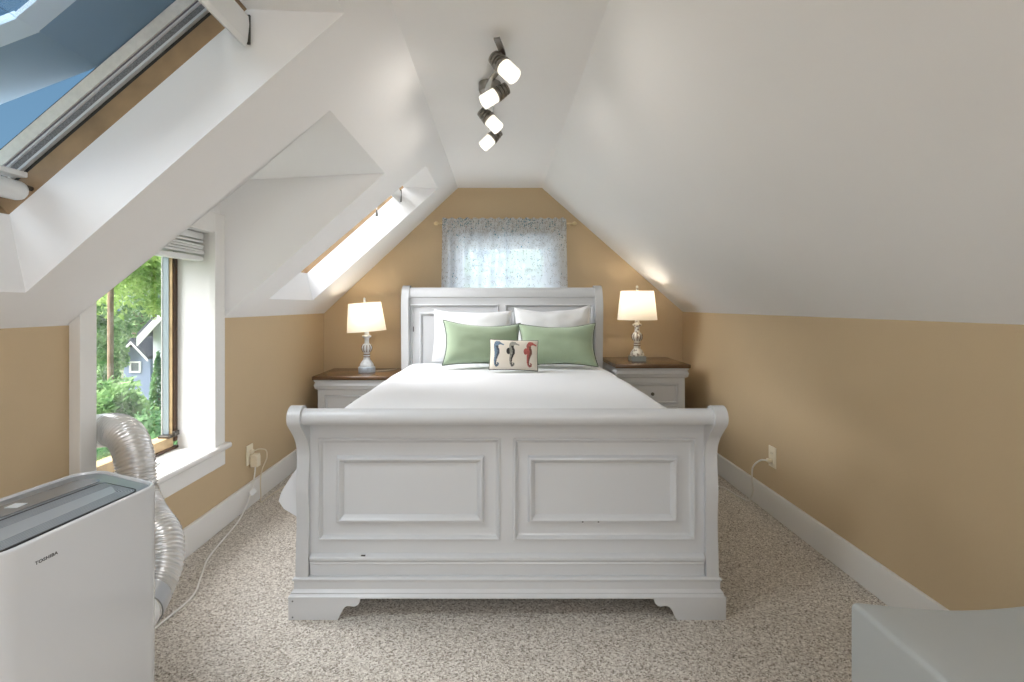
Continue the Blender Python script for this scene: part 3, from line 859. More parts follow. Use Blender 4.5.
# ------------------------------------------------------------------ nightstands
def nightstand(x0, x1, y0, y1, h, label):
    cx = (x0+x1)/2; w = (x1-x0)/2; dY = y1-y0
    t = thing('nightstand', label, 'nightstand', (cx, y0, 0), group='nightstands beside the bed')
    bm = NB(); add_box(bm, (-w, 0, h-.030), (w, dY, h), .009, 3); link('tabletop', bm, M_tabletop, t, 40)
    bm = NB()
    offs = [(h-.030, .012), (h-.040, .012), (h-.046, .020), (h-.062, .014), (h-.070, .010), (h-.076, .014), (h-.092, .016), (h-.100, .028), (h-.104, .034)]
    add_loops(bm, [[(-w+o_, o_, z), (w-o_, o_, z), (w-o_, dY-.004, z), (-w+o_, dY-.004, z)] for z, o_ in offs], True, True)
    link('cornice', bm, M_bed, t, 30)
    i = .034; bz = h-.104
    bm = NB(); add_solid(bm, [(-w+i, .09), (w-i, .09), (w-i, bz), (-w+i, bz)], [], lambda u, v, q: (u, q, v), i+.02, dY-.006)
    # face frame
    n = 3; gh = (bz-.02-.12)/n; holes = []
    for k in range(n): holes.append([(-w+i+.05, .12+gh*k), (w-i-.05, .12+gh*k), (w-i-.05, .12+gh*(k+1)-.02), (-w+i+.05, .12+gh*(k+1)-.02)])
    add_solid(bm, [(-w+i, .09), (w-i, .09), (w-i, bz), (-w+i, bz)], holes, lambda u, v, q: (u, q, v), i, i+.02)
    link('body', bm, M_bed, t)
    for k in range(n):
        a, b, c, d = holes[k]
        bm = NB(); prof = [(.002, .019), (.002, .002), (.006, -.004), (.013, -.002), (.018, .004)]
        add_loops(bm, [rect_loop(a[0], b[0], a[1], c[1], ins, i+hh) for ins, hh in prof], cap1=True)
        dr = link('drawer', bm, M_bed, t)
        zc = (a[1]+c[1])/2
        bm = NB(); add_lathe(bm, [(.006, 0), (.005, .010), (.009, .016), (.013, .022), (.012, .028), (.006, .032)], 14, Matrix.Translation((0, i+.004, zc)) @ Matrix.Rotation(PI/2, 4, 'X'))
        link('knob', bm, M_knob, dr, 40)
    bm = NB(); add_box(bm, (-w+i-.012, i-.012, .06), (w-i+.012, dY-.006, .09), .005); link('base_molding', bm, M_bed, t)
    for sx in (-1, 1):
        for yy in (i-.012, dY-.066):
            bm = NB(); xa, xb = sorted((sx*(w-i+.012), sx*(w-i-.06)))
            add_box(bm, (xa, yy, 0), (xb, yy+.06, .06), .006); link('foot', bm, M_bed, t)
    return t
nightstand(-1.385, -.800, 3.675, 4.165, .655, 'lower white nightstand with dark wood top under the blue tinted lamp')
nightstand(.840, 1.392, 3.640, 4.165, .747, 'taller white nightstand with dark wood top under the cream lamp with glass base')

# ------------------------------------------------------------------ table lamps
def lamp(x, y, z, label, mb, mblock, mring, tilt, round_base=False):
    t = thing('table_lamp', label, 'lamp', (x, y, z), .03 if not round_base else -.05, group='table lamps on the nightstands')
    if round_base:
        bm = NB(); add_lathe(bm, [(.064, 0), (.066, .004), (.066, .036), (.060, .042)], 32)
        add_box(bm, (-.012, -.068, .012), (.018, -.055, .032), .002); link('base', bm, mblock, t, 40)
    else:
        bm = NB(); add_box(bm, (-.055, -.055, 0), (.055, .055, .040), .003); link('base', bm, mblock, t)
    bm = NB()
    add_lathe(bm, [(.052, .040), (.054, .050), (.052, .058), (.048, .068), (.038, .082), (.029, .094), (.026, .100), (.026, .104)], 32)
    link('bell_foot', bm, mb, t, 50)
    bm = NB(); add_lathe(bm, [(.024, .104), (.026, .110), (.024, .116), (.021, .122), (.025, .128), (.025, .134), (.020, .140), (.022, .146), (.022, .152)], 28); link('turned_neck', bm, mb, t, 50)
    for zr, rr in ((.119, .0235), (.137, .0250)):
        bm = NB(); add_lathe(bm, [(rr-.003, zr-.005), (rr+.001, zr-.003), (rr+.001, zr+.003), (rr-.003, zr+.005)], 28); link('worn_ring', bm, mring, t)
    bm = NB(); add_lathe(bm, [(.020, .152), (.030, .160), (.038, .172), (.042, .186), (.041, .198), (.034, .210), (.024, .219), (.019, .226), (.018, .235), (.018, .262), (.021, .268)], 32)
    ur = link('urn', bm, mb, t, 50)
    for k in range(10):
        a = 2*PI*k/10
        pts = [(rr*math.cos(a), rr*math.sin(a), zz) for rr, zz in ((.030, .158), (.0385, .171), (.0425, .186), (.0415, .198), (.0345, .210))]
        bm = NB(); add_tube(bm, pts, .0032, 6); link('flute', bm, mring, ur)
    bm = NB(); add_lathe(bm, [(.022, .268), (.034, .274), (.036, .280), (.034, .286), (.020, .290), (.018, .296), (.016, .318)], 28); link('socket_cup', bm, mb, t, 50)
    # shade group tilts a little about the socket
    Msh = Matrix.Translation((0, 0, .318)) @ Matrix.Rotation(tilt, 4, 'Y') @ Matrix.Translation((0, 0, -.318))
    bm = NB(); n = 40; rings = []
    prof = [(.151, .318), (.1505, .322), (.126, .537), (.1255, .541), (.1235, .541), (.1485, .319)]
    add_lathe(bm, prof[:4], n, Msh, cap=False)
    sh = link('shade', bm, M_shade, t, 60)
    bm = NB()
    for k in range(3):
        a = 2*PI*k/3; add_tube(bm, [(0, 0, .535), (.124*math.cos(a), .124*math.sin(a), .535)], .0018, 6)
    add_tube(bm, [(0, 0, .318), (.0, .045, .36), (0, .048, .46), (0, .012, .52), (0, 0, .545)], .002, 6)
    bmesh.ops.transform(bm, matrix=Msh, verts=bm.verts[:]); link('harp', bm, M_gold, t)
    bm = NB(); add_lathe(bm, [(.004, .545), (.009, .549), (.010, .555), (.006, .560), (.008, .568), (.010, .575), (.006, .582), (.001, .585)], 14, Msh); link('finial', bm, mb, t, 60)
    bm = NB(); add_lathe(bm, [(.012, .325), (.014, .345), (.026, .385), (.028, .405), (.020, .428), (.006, .436)], 18, Msh); link('bulb', bm, M_bulb, t, 60)
    ld = bpy.data.lights.new('bulb_light', 'POINT'); ld.energy = 1.15; ld.color = (1, .88, .72); ld.shadow_soft_size = .03
    lo = bpy.data.objects.new('bulb_light', ld); COL.objects.link(lo); lo.location = Vector((x, y, z)) + Msh @ Vector((0, 0, .455))
    return t
lamp(-1.047, 3.93, .655, 'lit table lamp with tilted shade and blue-white turned base on the lower nightstand', M_bluewhite, M_blueblock, M_ring, -.075, True)
lamp(1.064, 3.88, .747, 'lit table lamp with upright shade, cream worn base and grey glass block beneath', M_distress, M_acrylic, M_ring, .0)
bm = NB(); add_tube(bm, spline([(-.984, 3.95, .660), (-.95, 3.97, .659), (-.91, 3.99, .659), (-.87, 4.03, .659), (-.84, 4.08, .659)], 6), .0028, 6)
tag(link('lamp_cord', bm, M_cord, None, 'all'), 'thin pale cord trailing from the blue-white lamp across the nightstand top', 'cord')

# ------------------------------------------------------------------ ceiling spot light
tf = thing('ceiling_spotlight', 'brushed nickel four-lamp spotlight bar with frosted glass shades on the flat ceiling', 'ceiling light', (-.045, 2.22, ZC))
def T(p): return Vector(p) - Vector(tf.location)
bm = NB(); add_lathe(bm, [(.050, 0), (.050, -.030), (.046, -.040), (.030, -.046), (.010, -.048)], 28); link('canopy', bm, M_nickel, tf, 40)
path = spline([T((-.012, 1.775, 2.128)), T((.012, 1.86, 2.105)), T((.0, 1.96, 2.112)), T((-.045, 2.10, 2.112)), T((-.055, 2.22, 2.112)), T((-.04, 2.36, 2.112)), T((-.055, 2.5, 2.112)), T((-.05, 2.64, 2.112))], 8)
bm = NB()
L0 = []
for i, p in enumerate(path):
    d = (path[min(i+1, len(path)-1)]-path[max(i-1, 0)]).normalized(); s = d.cross(Vector((0, 0, 1))).normalized(); up = s.cross(d)
    w_ = .011; h_ = .004
    L0.append([p+s*w_+up*h_, p-s*w_+up*h_, p-s*w_-up*h_, p+s*w_-up*h_])
add_loops(bm, L0, True, True); link('bar', bm, M_nickel, tf, 40)
spots = [((-.010, 1.85, 2.085), (.62, -.28, -.73)), ((.012, 2.11, 2.085), (-.74, -.12, -.50)), ((-.075, 2.37, 2.085), (.62, -.05, -.66)), ((-.018, 2.63, 2.080), (-.62, -.05, -.60))]
spot_lights = []
for pos, dr in spots:
    d = Vector(dr).normalized(); q = d.to_track_quat('Z', 'Y').to_matrix().to_4x4(); p = T(pos)
    bm = NB(); add_tube(bm, [Vector((p.x, p.y, 2.112-ZC)), p], .006, 8); a1 = link('stem', bm, M_nickel, tf)
    bm = NB(); add_lathe(bm, [(.014, -.024), (.026, -.020), (.027, -.012), (.023, -.010), (.029, -.004), (.029, .004), (.024, .006), (.031, .012), (.031, .020), (.026, .022), (.033, .026), (.033, .036), (.028, .040)], 24, Matrix.Translation(p) @ q)
    hd = link('lamp_head', bm, M_nickel, tf, 40)
    bm = NB(); add_lathe(bm, [(.027, .036), (.0300, .038), (.0305, .042), (.0305, .099), (.0300, .101), (.027, .102), (.0265, .097), (.0265, .050)], 28, Matrix.Translation(p) @ q, cap=False)
    link('glass_shade', bm, M_opal, hd, 50)
    bm = NB(); add_lathe(bm, [(.012, .040), (.018, .055), (.019, .070), (.012, .082), (.003, .086)], 16, Matrix.Translation(p) @ q); link('bulb', bm, M_bulb, hd, 60)
    ld = bpy.data.lights.new('spot_bulb_light', 'SPOT'); ld.energy = 1.1 if dr[0] > 0 else 1.2; ld.color = (1, .92, .84); ld.shadow_soft_size = .03
    ld.spot_size = math.radians(150); ld.spot_blend = .7
    lo = bpy.data.objects.new('spot_bulb_light', ld); COL.objects.link(lo)
    lo.location = Vector(pos)+d*.115; lo.rotation_euler = (-d).to_track_quat('Z', 'Y').to_euler()
    spot_lights.append(lo)

# ------------------------------------------------------------------ portable air conditioner
ac = thing('air_conditioner', 'glossy white portable air conditioner with grey slatted top near the dormer window', 'air conditioner', (-1.04, 1.15, 0))
AO = Vector((-1.04, 1.15, 0))
quad = [(-.884, 1.298), (-1.160, 1.425), (-1.235, .930), (-.925, .880)]
def rounded(poly, rs, n=7):
    out = []
    for i, p in enumerate(poly):
        p = Vector(p); a = (Vector(poly[i-1])-p).normalized(); b = (Vector(poly[(i+1) % len(poly)])-p).normalized()
        r_ = rs[i]; ang = a.angle(b); dd = r_/math.tan(ang/2)
        s, e = p+a*dd, p+b*dd; c = p+(a+b).normalized()*r_/math.sin(ang/2)
        v0, v1 = s-c, e-c; tot = v0.angle(v1); sg = 1 if v0.cross(v1) > 0 else -1
        for k in range(n+1):
            th = tot*k/n*sg; out.append((c.x+v0.x*math.cos(th)-v0.y*math.sin(th), c.y+v0.x*math.sin(th)+v0.y*math.cos(th)))
    return out
def inset(poly, d):
    cx = sum(p[0] for p in poly)/len(poly); cy = sum(p[1] for p in poly)/len(poly)
    out = []; n = len(poly)
    for i in range(n):
        t = Vector((poly[(i+1) % n][0]-poly[i-1][0], poly[(i+1) % n][1]-poly[i-1][1])).normalized()
        nn = Vector((t.y, -t.x)); 
        if nn.dot(Vector((cx-poly[i][0], cy-poly[i][1]))) < 0: nn = -nn
        out.append((poly[i][0]+nn.x*d, poly[i][1]+nn.y*d))
    return out
base = rounded(quad, (.045, .062, .07, .07))
def rins(poly, rs, d): return rounded(inset(poly, d), [max(r_-d, .002) for r_ in rs])
def lvl(poly, z): return [(p[0]-AO.x, p[1]-AO.y, z) for p in poly]
ZA = .719
bm = NB()
add_loops(bm, [lvl(inset(base, .012), .035), lvl(base, .05), lvl(base, ZA-.006), lvl(inset(base, .002), ZA-.002), lvl(inset(base, .005), ZA), lvl(inset(base, .009), ZA-.001), lvl(inset(base, .011), ZA-.008)], True, True)
link('housing', bm, M_acwhite, ac, 45)
bm = NB(); add_loops(bm, [lvl(inset(base, .0115), ZA-.0078), lvl(inset(base, .013), ZA-.005), lvl(inset(base, .020), ZA-.004)], False, True)
link('top_cover', bm, M_acgrey, ac, 45)
flq, flr = [(-.898, 1.247), (-1.035, 1.303), (-1.095, .930), (-.935, .915)], (.030, .016, .03, .03)
fl = rounded(flq, flr)
bm = NB(); add_loops(bm, [lvl(fl, ZA-.0035), lvl(fl, ZA+.0004), lvl(rins(flq, flr, .0052), ZA+.0004), lvl(rins(flq, flr, .0052), ZA-.0035)]); link('flap_gap', bm, M_black, ac)
fi = rins(flq, flr, .0050)
bm = NB(); lo_ = [lvl(fi, ZA-.003), lvl(fi, ZA-.0005)]
zz = ZA-.0005   # flap surface
for k in range(6):
    d0 = .0090+.0075*k
    lo_ += [lvl(rins(flq, flr, d0), zz), lvl(rins(flq, flr, d0+.0012), zz-.0045), lvl(rins(flq, flr, d0+.0030), zz-.0045), lvl(rins(flq, flr, d0+.0040), zz)]
add_loops(bm, lo_, True, True); link('louvre_flap', bm, M_acflap, ac)
cp = rounded([(-1.052, 1.325), (-1.118, 1.345), (-1.185, .95), (-1.115, .935)], (.02, .03, .02, .02))
bm = NB(); add_loops(bm, [lvl(cp, ZA-.0038), lvl(cp, ZA-.0026)], True, True); pn = link('control_panel', bm, M_acpanel, ac)
def onpanel(x, y, w, l): 
    q = [(x-w, y-l), (x+w, y-l*.9), (x+w, y+l), (x-w, y+l*.9)]
    b = NB(); add_loops(b, [lvl(q, ZA-.0026), lvl(q, ZA-.0018)], True, True); return b
link('display', onpanel(-1.118, 1.155, .014, .014), M_icon, pn)
for yy in (1.05, 1.085):
    b = NB()
    for dx, dy in ((0, 0), (.007, .004), (-.007, .004)): 
        q = [(-1.125+dx-.002, yy+dy-.004), (-1.125+dx+.002, yy+dy-.004), (-1.125+dx+.002, yy+dy+.004), (-1.125+dx-.002, yy+dy+.004)]
        add_loops(b, [lvl(q, ZA-.0026), lvl(q, ZA-.0018)], True, True)
    link('icon', b, M_icon, pn)
# maker's lettering on the front
cu_ = bpy.data.curves.new('lettering', 'FONT'); cu_.body = 'TOSHIBA'; cu_.size = .0094; cu_.extrude = .0002; cu_.offset = .00022
cu_.space_character = 1.08
to = bpy.data.objects.new('lettering_source', cu_); COL.objects.link(to)
bpy.context.view_layer.update()
me = bpy.data.meshes.new_from_object(to.evaluated_get(bpy.context.evaluated_depsgraph_get()))
bpy.data.objects.remove(to)
me.materials.clear(); me.materials.append(M_ink)
A_, B_ = Vector((-.925, .880)), Vector((-.884, 1.298)); fd = (B_-A_).normalized()
tx = Vector((fd.x, fd.y, 0)); tz = Vector((0, 0, 1)); tn = tx.cross(tz)
st = Vector((A_.x, A_.y, 0))+tx*.104 + Vector((0, 0, .668)) + tn*.0004
Mt = Matrix(((tx.x*1.12, tz.x, tn.x, st.x-AO.x), (tx.y*1.12, tz.y, tn.y, st.y-AO.y), (tx.z*1.12, tz.z, tn.z, st.z), (0, 0, 0, 1)))
me.transform(Mt)
lt = bpy.data.objects.new('lettering', me); COL.objects.link(lt); lt.parent = ac
for x, y in ((-.93, 1.25), (-1.12, 1.34), (-1.18, .98), (-.96, .94)):
    bm = NB(); add_lathe(bm, [(.020, .0), (.022, .006), (.022, .030), (.018, .036)], 16, Matrix.Translation((x-AO.x, y-AO.y, 0))); link('caster', bm, M_black, ac)
bm = NB(); add_lathe(bm, [(.072, -.01), (.072, .012), (.066, .016), (.066, .03)], 28, Matrix.Translation(Vector((-1.085, 1.392, .26))-AO) @ Matrix.Rotation(-PI/2, 4, 'X')); link('duct_outlet', bm, M_cuff, ac, 40)

# flexible duct
du = thing('exhaust_duct', 'silver ribbed flexible duct looping from the air conditioner up to the window', 'duct', (-1.3, 1.77, 0))
DO = Vector((-1.3, 1.77, 0))
pts = spline([(-1.09, 1.50, .250), (-1.102, 1.575, .270), (-1.112, 1.645, .322), (-1.150, 1.70, .388), (-1.228, 1.745, .440), (-1.280, 1.775, .500), (-1.300, 1.790, .56), (-1.318, 1.805, .62), (-1.360, 1.835, .678), (-1.425, 1.875, .706), (-1.49, 1.905, .705)], 3)
# resample finely
P = spline(pts, 10)
Lacc = [0]
for a, b in zip(P, P[1:]): Lacc.append(Lacc[-1]+(b-a).length)
N = int(Lacc[-1]/.0024); Q = []; j = 0
for i in range(N+1):
    s = Lacc[-1]*i/N
    while j < len(P)-2 and Lacc[j+1] < s: j += 1
    tt = (s-Lacc[j])/max(1e-9, Lacc[j+1]-Lacc[j]); Q.append(P[j].lerp(P[j+1], tt))
bm = NB(); add_tube(bm, [q-DO for q in Q], lambda i: .0595+.0034*math.sin(i*.0024/.0125*2*PI)+.0022*noise.noise(Vector((i*.05, 0, 0))), 28, cap=False)
link('ribbed_hose', bm, M_foil, du, 80)
bm = NB(); add_tube(bm, [Vector(p)-DO for p in spline([(-1.085, 1.438, .256), (-1.086, 1.46, .253), (-1.09, 1.505, .251)], 6)], .063, 28, cap=False); link('white_cuff', bm, M_cuff, du, 60)
bm = NB(); add_tube(bm, [Vector(p)-DO for p in spline([(-1.091, 1.512, .2525), (-1.097, 1.54, .259), (-1.104, 1.57, .268)], 6)], .0655, 28, cap=False); link('tape_band', bm, M_tape, du, 60)
bm = NB(); add_tube(bm, [Vector(p)-DO for p in spline([(-1.47, 1.899, .706), (-1.52, 1.915, .700), (-1.58, 1.925, .690), (-1.662, 1.93, .680)], 6)], .0635, 28, cap=False); link('white_cuff', bm, M_cuff, du, 60)

# ------------------------------------------------------------------ outlets and cords
def outlet(x, y, z, facing, label):
    t = thing('wall_outlet', label, 'outlet', (x, y, z))
    f = facing
    bm = NB(); x0, x1 = sorted((f*.0005, f*.006)); add_box(bm, (x0, -.036, -.058), (x1, .036, .058), .0015); link('cover_plate', bm, M_ivory, t)
    for zz in (-.02, .02):
        bm = NB(); x0, x1 = sorted((f*.006, f*.0085)); add_box(bm, (x0, -.017, zz-.014), (x1, .017, zz+.014), .001); s = link('socket', bm, M_ivory, t)
        bm = NB(); x0, x1 = sorted((f*.0085, f*.0088))
        for yy in (-.006, .006): add_box(bm, (x0, yy-.001, zz-.004), (x1, yy+.001, zz+.005))
        link('slot', bm, M_nail, s)
    return t
outlet(XL, 2.945, .300, 1, 'ivory wall outlet with a plugged-in adapter between dormer window and bed')
outlet(XR, 2.815, .325, -1, 'ivory wall outlet with one plug on the wall beyond the footboard, no window near')
ad = thing('power_adapter', 'ivory plug adapter in the outlet beside the dormer window, cord hanging to the floor', 'adapter', (XL+.0095, 2.955, .262))
link('body', box((0, -.020, -.036), (.045, .022, .030), .005), M_ivory, ad)
link('cap', box((.004, -.024, .022), (.040, .026, .038), .004), M_ivory, ad)
cord = spline([(XL+.032, 2.955, .222), (XL+.035, 2.94, .18), (XL+.04, 2.90, .12), (XL+.048, 2.84, .06), (XL+.055, 2.74, .012), (XL+.075, 2.62, .006), (XL+.10, 2.45, .006), (XL+.13, 2.30, .006), (XL+.19, 2.15, .006), (XL+.24, 2.0, .006), (-1.25, 1.75, .006), (-1.16, 1.50, .006), (-1.12, 1.44, .04), (-1.12, 1.43, .09)], 8)
pc = thing('air_conditioner_cable', 'white power cord with a paper tag running along the carpet to the air conditioner', 'cord', (XL+.1, 2.5, 0))
PO = Vector((XL+.1, 2.5, 0))
bm = NB(); add_tube(bm, [p-PO for p in cord], .0042, 8); link('cable', bm, M_wcord, pc, 'all')
bm = NB(); add_box(bm, (-.014, -.022, -.0006), (.014, .022, .0006)); o = link('paper_tag', bm, M_white_metal, pc); o.location = Vector((XL+.058, 2.875, .105))-PO; o.rotation_euler = (.5, .9, .2)
pc2 = thing('lamp_cord', 'cream cord looping from the dormer side outlet down to the carpet behind the bed', 'cord', (XL+.05, 3.0, 0))
PO = Vector((XL+.05, 3.0, 0))
bm = NB(); add_box(bm, (XL+.0095, 2.93, .308), (XL+.028, 2.955, .330), .004); link('plug', rel2(bm, PO), M_ivory, pc2)
bm = NB(); add_tube(bm, [p-PO for p in spline([(XL+.028, 2.943, .320), (XL+.05, 2.97, .326), (XL+.06, 3.03, .30), (XL+.06, 3.04, .25), (XL+.05, 3.0, .19), (XL+.045, 2.99, .12), (XL+.05, 2.985, .05), (XL+.055, 2.98, .006), (XL+.06, 3.06, .005), (XL+.075, 3.2, .005), (XL+.10, 3.4, .005), (XL+.14, 3.62, .005)], 8)], .0032, 8); link('cable', bm, M_cord, pc2, 'all')
pc3 = thing('lamp_cord', 'cream cord from the outlet on the windowless knee wall down to the carpet', 'cord', (XR-.05, 2.85, 0))
PO = Vector((XR-.05, 2.85, 0))
bm = NB(); add_box(bm, (XR-.034, 2.803, .294), (XR-.0095, 2.827, .316), .004); link('plug', rel2(bm, PO), M_ivory, pc3)
bm = NB(); add_tube(bm, [p-PO for p in spline([(XR-.034, 2.815, .305), (XR-.065, 2.83, .300), (XR-.085, 2.87, .25), (XR-.075, 2.90, .17), (XR-.055, 2.93, .09), (XR-.045, 2.98, .03), (XR-.05, 3.0, .006), (XR-.075, 3.08, .005), (XR-.10, 3.22, .005), (XR-.20, 3.3, .005), (XR-.22, 3.5, .005), (XR-.2, 3.63, .005)], 8)], .0048, 8); link('cable', bm, M_wcord, pc3, 'all')

# ------------------------------------------------------------------ pale low chest at the corner nearest the camera
def chest():
    h = .560; x0, x1, y0, y1 = .732, 1.505, -.15, 1.048
    t = thing('low_chest', 'pale grey painted low chest with a gently dipped top against the plain knee wall', 'chest', (x0, y1, 0))
    def dip(x):
        u = (x-x0)/(1.17-x0); return -.016*math.sin(max(0, min(1, u))*PI)**1.3
    prof = [(x0, .06)] + [(x0+.010-.010*math.cos(a), h-.010+.010*math.sin(a)) for a in [PI/2*k/5 for k in range(6)]]
    prof += [(x0+.010+(x1-x0-.010)*k/30, h+dip(x0+.010+(x1-x0-.010)*k/30)) for k in range(1, 31)] + [(x1, .06)]
    cx, cz = (x0+x1)/2, h/2
    def ring(y, ins): return [(x-x0+(ins if x < cx else -ins), y-y1, z-(ins if z > cz else -ins)) for x, z in prof]
    bm = NB(); add_loops(bm, [ring(y0, .0)] + [ring(y1-.010+.010*math.sin(a), .010*(1-math.cos(a))) for a in [PI/2*k/4 for k in range(5)]], True, True)
    link('body', bm, M_bench, t, 35)
    bm = NB(); add_box(bm, (.03, y0-y1+.02, 0), (x1-x0-.03, -.03, .06)); link('plinth', bm, M_bench, t)
chest()

# ------------------------------------------------------------------ outdoors
M_grass = mat('lawn_green', (118, 124, 98), .95, var=.3, vscale=2)
GZ = -3.2
struct(link('ground', box((-70, -30, GZ-.1), (40, 70, GZ)), M_grass))
M_bark = mat('tree_bark', (110, 92, 74), .9, var=.25, vscale=6)
L1 = leafmat('leaf_bright', (150, 184, 96), (208, 228, 156))
L2 = leafmat('leaf_mid', (110, 150, 94), (176, 206, 146))
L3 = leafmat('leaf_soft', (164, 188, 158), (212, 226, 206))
L4 = leafmat('leaf_dark', (88, 130, 88), (146, 182, 132))
def add_leaf(bm, p, s, rnd):
    n = Vector((rnd.uniform(-1, 1), rnd.uniform(-1, 1), rnd.uniform(-.3, 1))).normalized(); a = n.orthogonal().normalized()
    a = Matrix.Rotation(rnd.uniform(0, 6.28), 3, n) @ a; b = n.cross(a)
    q = [p-a*s*.6, p+b*s*.30-a*s*.05, p+a*s*.7, p-b*s*.30-a*s*.05]
    bm.faces.new([bm.verts.new(x) for x in q])
def tree(name, x, y, h, r, n, m, label, leaf=.12, kind='round', seed=0, cz=None, rv=None, ox=0):
    rnd = random.Random(seed); cz = cz or h*.6; rv = rv or h*.4; t = thing(name, label, 'shrub' if name == 'garden_shrub' else 'tree', (x, y, GZ), group=None)
    bm = NB(); add_tube(bm, [(0, 0, 0), (.05, .02, h*.3), (-.05, .05, h*.55), (.02, 0, h*.8)], lambda i: (.16, .13, .10, .05)[i]*r/1.8, 10); link('trunk', bm, M_bark, t, 60)
    bm = NB()
    if kind == 'cone':
        for k in range(n):
            u = rnd.random()**.7; zz = h*(.04+.96*(1-u)) ; rr = r*(u**.8)*(.75+.25*rnd.random()); a = rnd.uniform(0, 6.28)
            add_leaf(bm, Vector((rr*math.cos(a), rr*math.sin(a), zz)), leaf*rnd.uniform(.6, 1.2), rnd)
    else:
        cl = []
        for k in range(34):
            a = rnd.uniform(0, 6.28); el = rnd.uniform(-.9, 1.4); rr = rnd.uniform(.35, .95)
            cl.append((Vector((ox+r*rr*math.cos(a)*math.cos(el), r*rr*math.sin(a)*math.cos(el), cz+rv*rr*math.sin(el))), r*rnd.uniform(.25, .45)))
        for k in range(n):
            c, cr = cl[rnd.randrange(len(cl))]
            v = Vector((rnd.gauss(0, 1), rnd.gauss(0, 1), rnd.gauss(0, .8))).normalized()*cr*(rnd.random()**.4)
            add_leaf(bm, c+v, leaf*rnd.uniform(.6, 1.3), rnd)
    link('foliage', bm, m, t, recalc=False)
    return t
# px,depth helper: a spot seen through the dormer window at image column px
def wx(px, y): return (px-500)*y/500
tree('broadleaf_tree', wx(183, 9.5), 9.5, 6.2, .95, 5000, L1, 'bright green leafy crown outside overhanging the houses', .10, seed=1, cz=4.85, rv=.75, ox=-1.05)
tree('broadleaf_tree', wx(86, 11), 11, 5.8, .62, 6000, L2, 'slim mid green tree outside, closest to the duct end of the dormer window', .085, seed=2, cz=3.3, rv=1.9)
tree('garden_shrub', wx(118, 7.2), 7.2, 3.0, .75, 8000, L2, 'mid green shrub outside below the wooden pole and blue-grey house', .085, seed=3, cz=2.15, rv=1.15)
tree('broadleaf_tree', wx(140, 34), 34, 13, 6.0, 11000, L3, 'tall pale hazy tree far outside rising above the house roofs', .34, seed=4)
tree('broadleaf_tree', wx(78, 24), 24, 11, 3.6, 9000, L2, 'tall tree far outside, beyond the slim wooden pole', .26, seed=5, cz=4.9, rv=4.4)
tree('conifer', wx(158, 8.4), 8.4, 3.6, .40, 5000, L4, 'narrow dark conifer outside in front of the white house', .07, 'cone', seed=6)
tree('garden_shrub', wx(158, 6.2), 6.2, 2.45, .8, 6000, L4, 'low dark green shrub outside at the foot of the narrow conifer', .08, seed=8, cz=2.05, rv=1.05)
tree('broadleaf_tree', wx(103, 18), 18, 4.6, .7, 5000, L2, 'mid green tree outside standing beside the small blue-grey house', .16, seed=9, cz=2.6, rv=1.8)
rnd = random.Random(31); bm = NB()
for k in range(9000):
    u = rnd.random(); x = -62+50*u*u; y = 6+56*u
    hh = 7.5+2.5*math.sin(u*23)+1.2*math.sin(u*61)
    add_leaf(bm, Vector((x+rnd.gauss(0, 1.3), y+rnd.gauss(0, 1.3), GZ+hh*rnd.random()**.8)), rnd.uniform(.5, 1.0), rnd)
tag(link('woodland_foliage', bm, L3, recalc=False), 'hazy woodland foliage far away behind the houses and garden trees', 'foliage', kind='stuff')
# utility pole
bm = NB(); add_tube(bm, [(0, 0, 0), (0, 0, 4.0), (.02, 0, 8.0)], .042, 10)
M_pole = mat('weathered_pole', (156, 130, 104), .8, var=.15, vscale=8)
o = link('utility_pole', bm, M_pole); o.location = (wx(110.5, 8.1), 8.1, GZ); tag(o, 'slim brown wooden pole outside among the trees', 'pole')
# houses
M_clap = mat('white_siding', (226, 230, 236), .7); M_blueside = mat('blue_grey_siding', (132, 146, 170), .7); M_roof = mat('dark_shingle', (74, 78, 84), .9, var=.2, vscale=30)
def house(name, x, y, w, dpt, eave, ridge, m, label, rz, win, ov=.35, fh=.21):
    t = thing(name, label, 'house', (x, y, GZ), rz)
    bm = NB(); add_solid(bm, [(-w, 0), (w, 0), (w, eave), (0, ridge), (-w, eave)], [], lambda u, v, q: (u, q, v), 0, dpt); link('wall', bm, m, t)
    k = (ridge-eave)/w
    for sx in (-1, 1):
        bm = NB(); e = (sx*(w+ov), eave-k*ov)
        add_solid(bm, [(0, ridge+.02), e, (e[0], e[1]+.12), (0, ridge+.16)], [], lambda u, v, q: (u, q, v), -.35, dpt+.3); link('roof', bm, M_roof, t)
        bm = NB(); add_solid(bm, [(0, ridge-fh), (e[0], e[1]-fh), (e[0], e[1]+.02), (0, ridge+.02)], [], lambda u, v, q: (u, q, v), -.37, -.33); link('fascia', bm, M_trim, t)
    for (u, v, a, b) in win:
        bm = NB(); add_solid(bm, [(u-a, v-b), (u+a, v-b), (u+a, v+b), (u-a, v+b)], [[(u-a*.7, v-b*.7), (u+a*.7, v-b*.7), (u+a*.7, v+b*.7), (u-a*.7, v+b*.7)]], lambda p, q, s: (p, s, q), -.05, 0); f = link('window_frame', bm, M_trim, t)
        bm = NB(); add_quads(bm, [[(u-a*.7, -.01, v-b*.7), (u+a*.7, -.01, v-b*.7), (u+a*.7, -.01, v+b*.7), (u-a*.7, -.01, v+b*.7)]]); link('pane', bm, M_acpanel, f)
    return t
house('house', wx(228, 13), 13, 1.95, 6, 3.72, 5.77, M_clap, 'white house with a dark gable roof outside behind the narrow conifer', 0, [(-.6, 1.5, .4, .5)], .16)
house('house', wx(137, 21), 21, .56, 6, 2.28, 2.86, M_blueside, 'small blue-grey house with a white gable trim outside beyond the shrubs', 0, [(-.06, 1.78, .24, .24)], .14, .09)
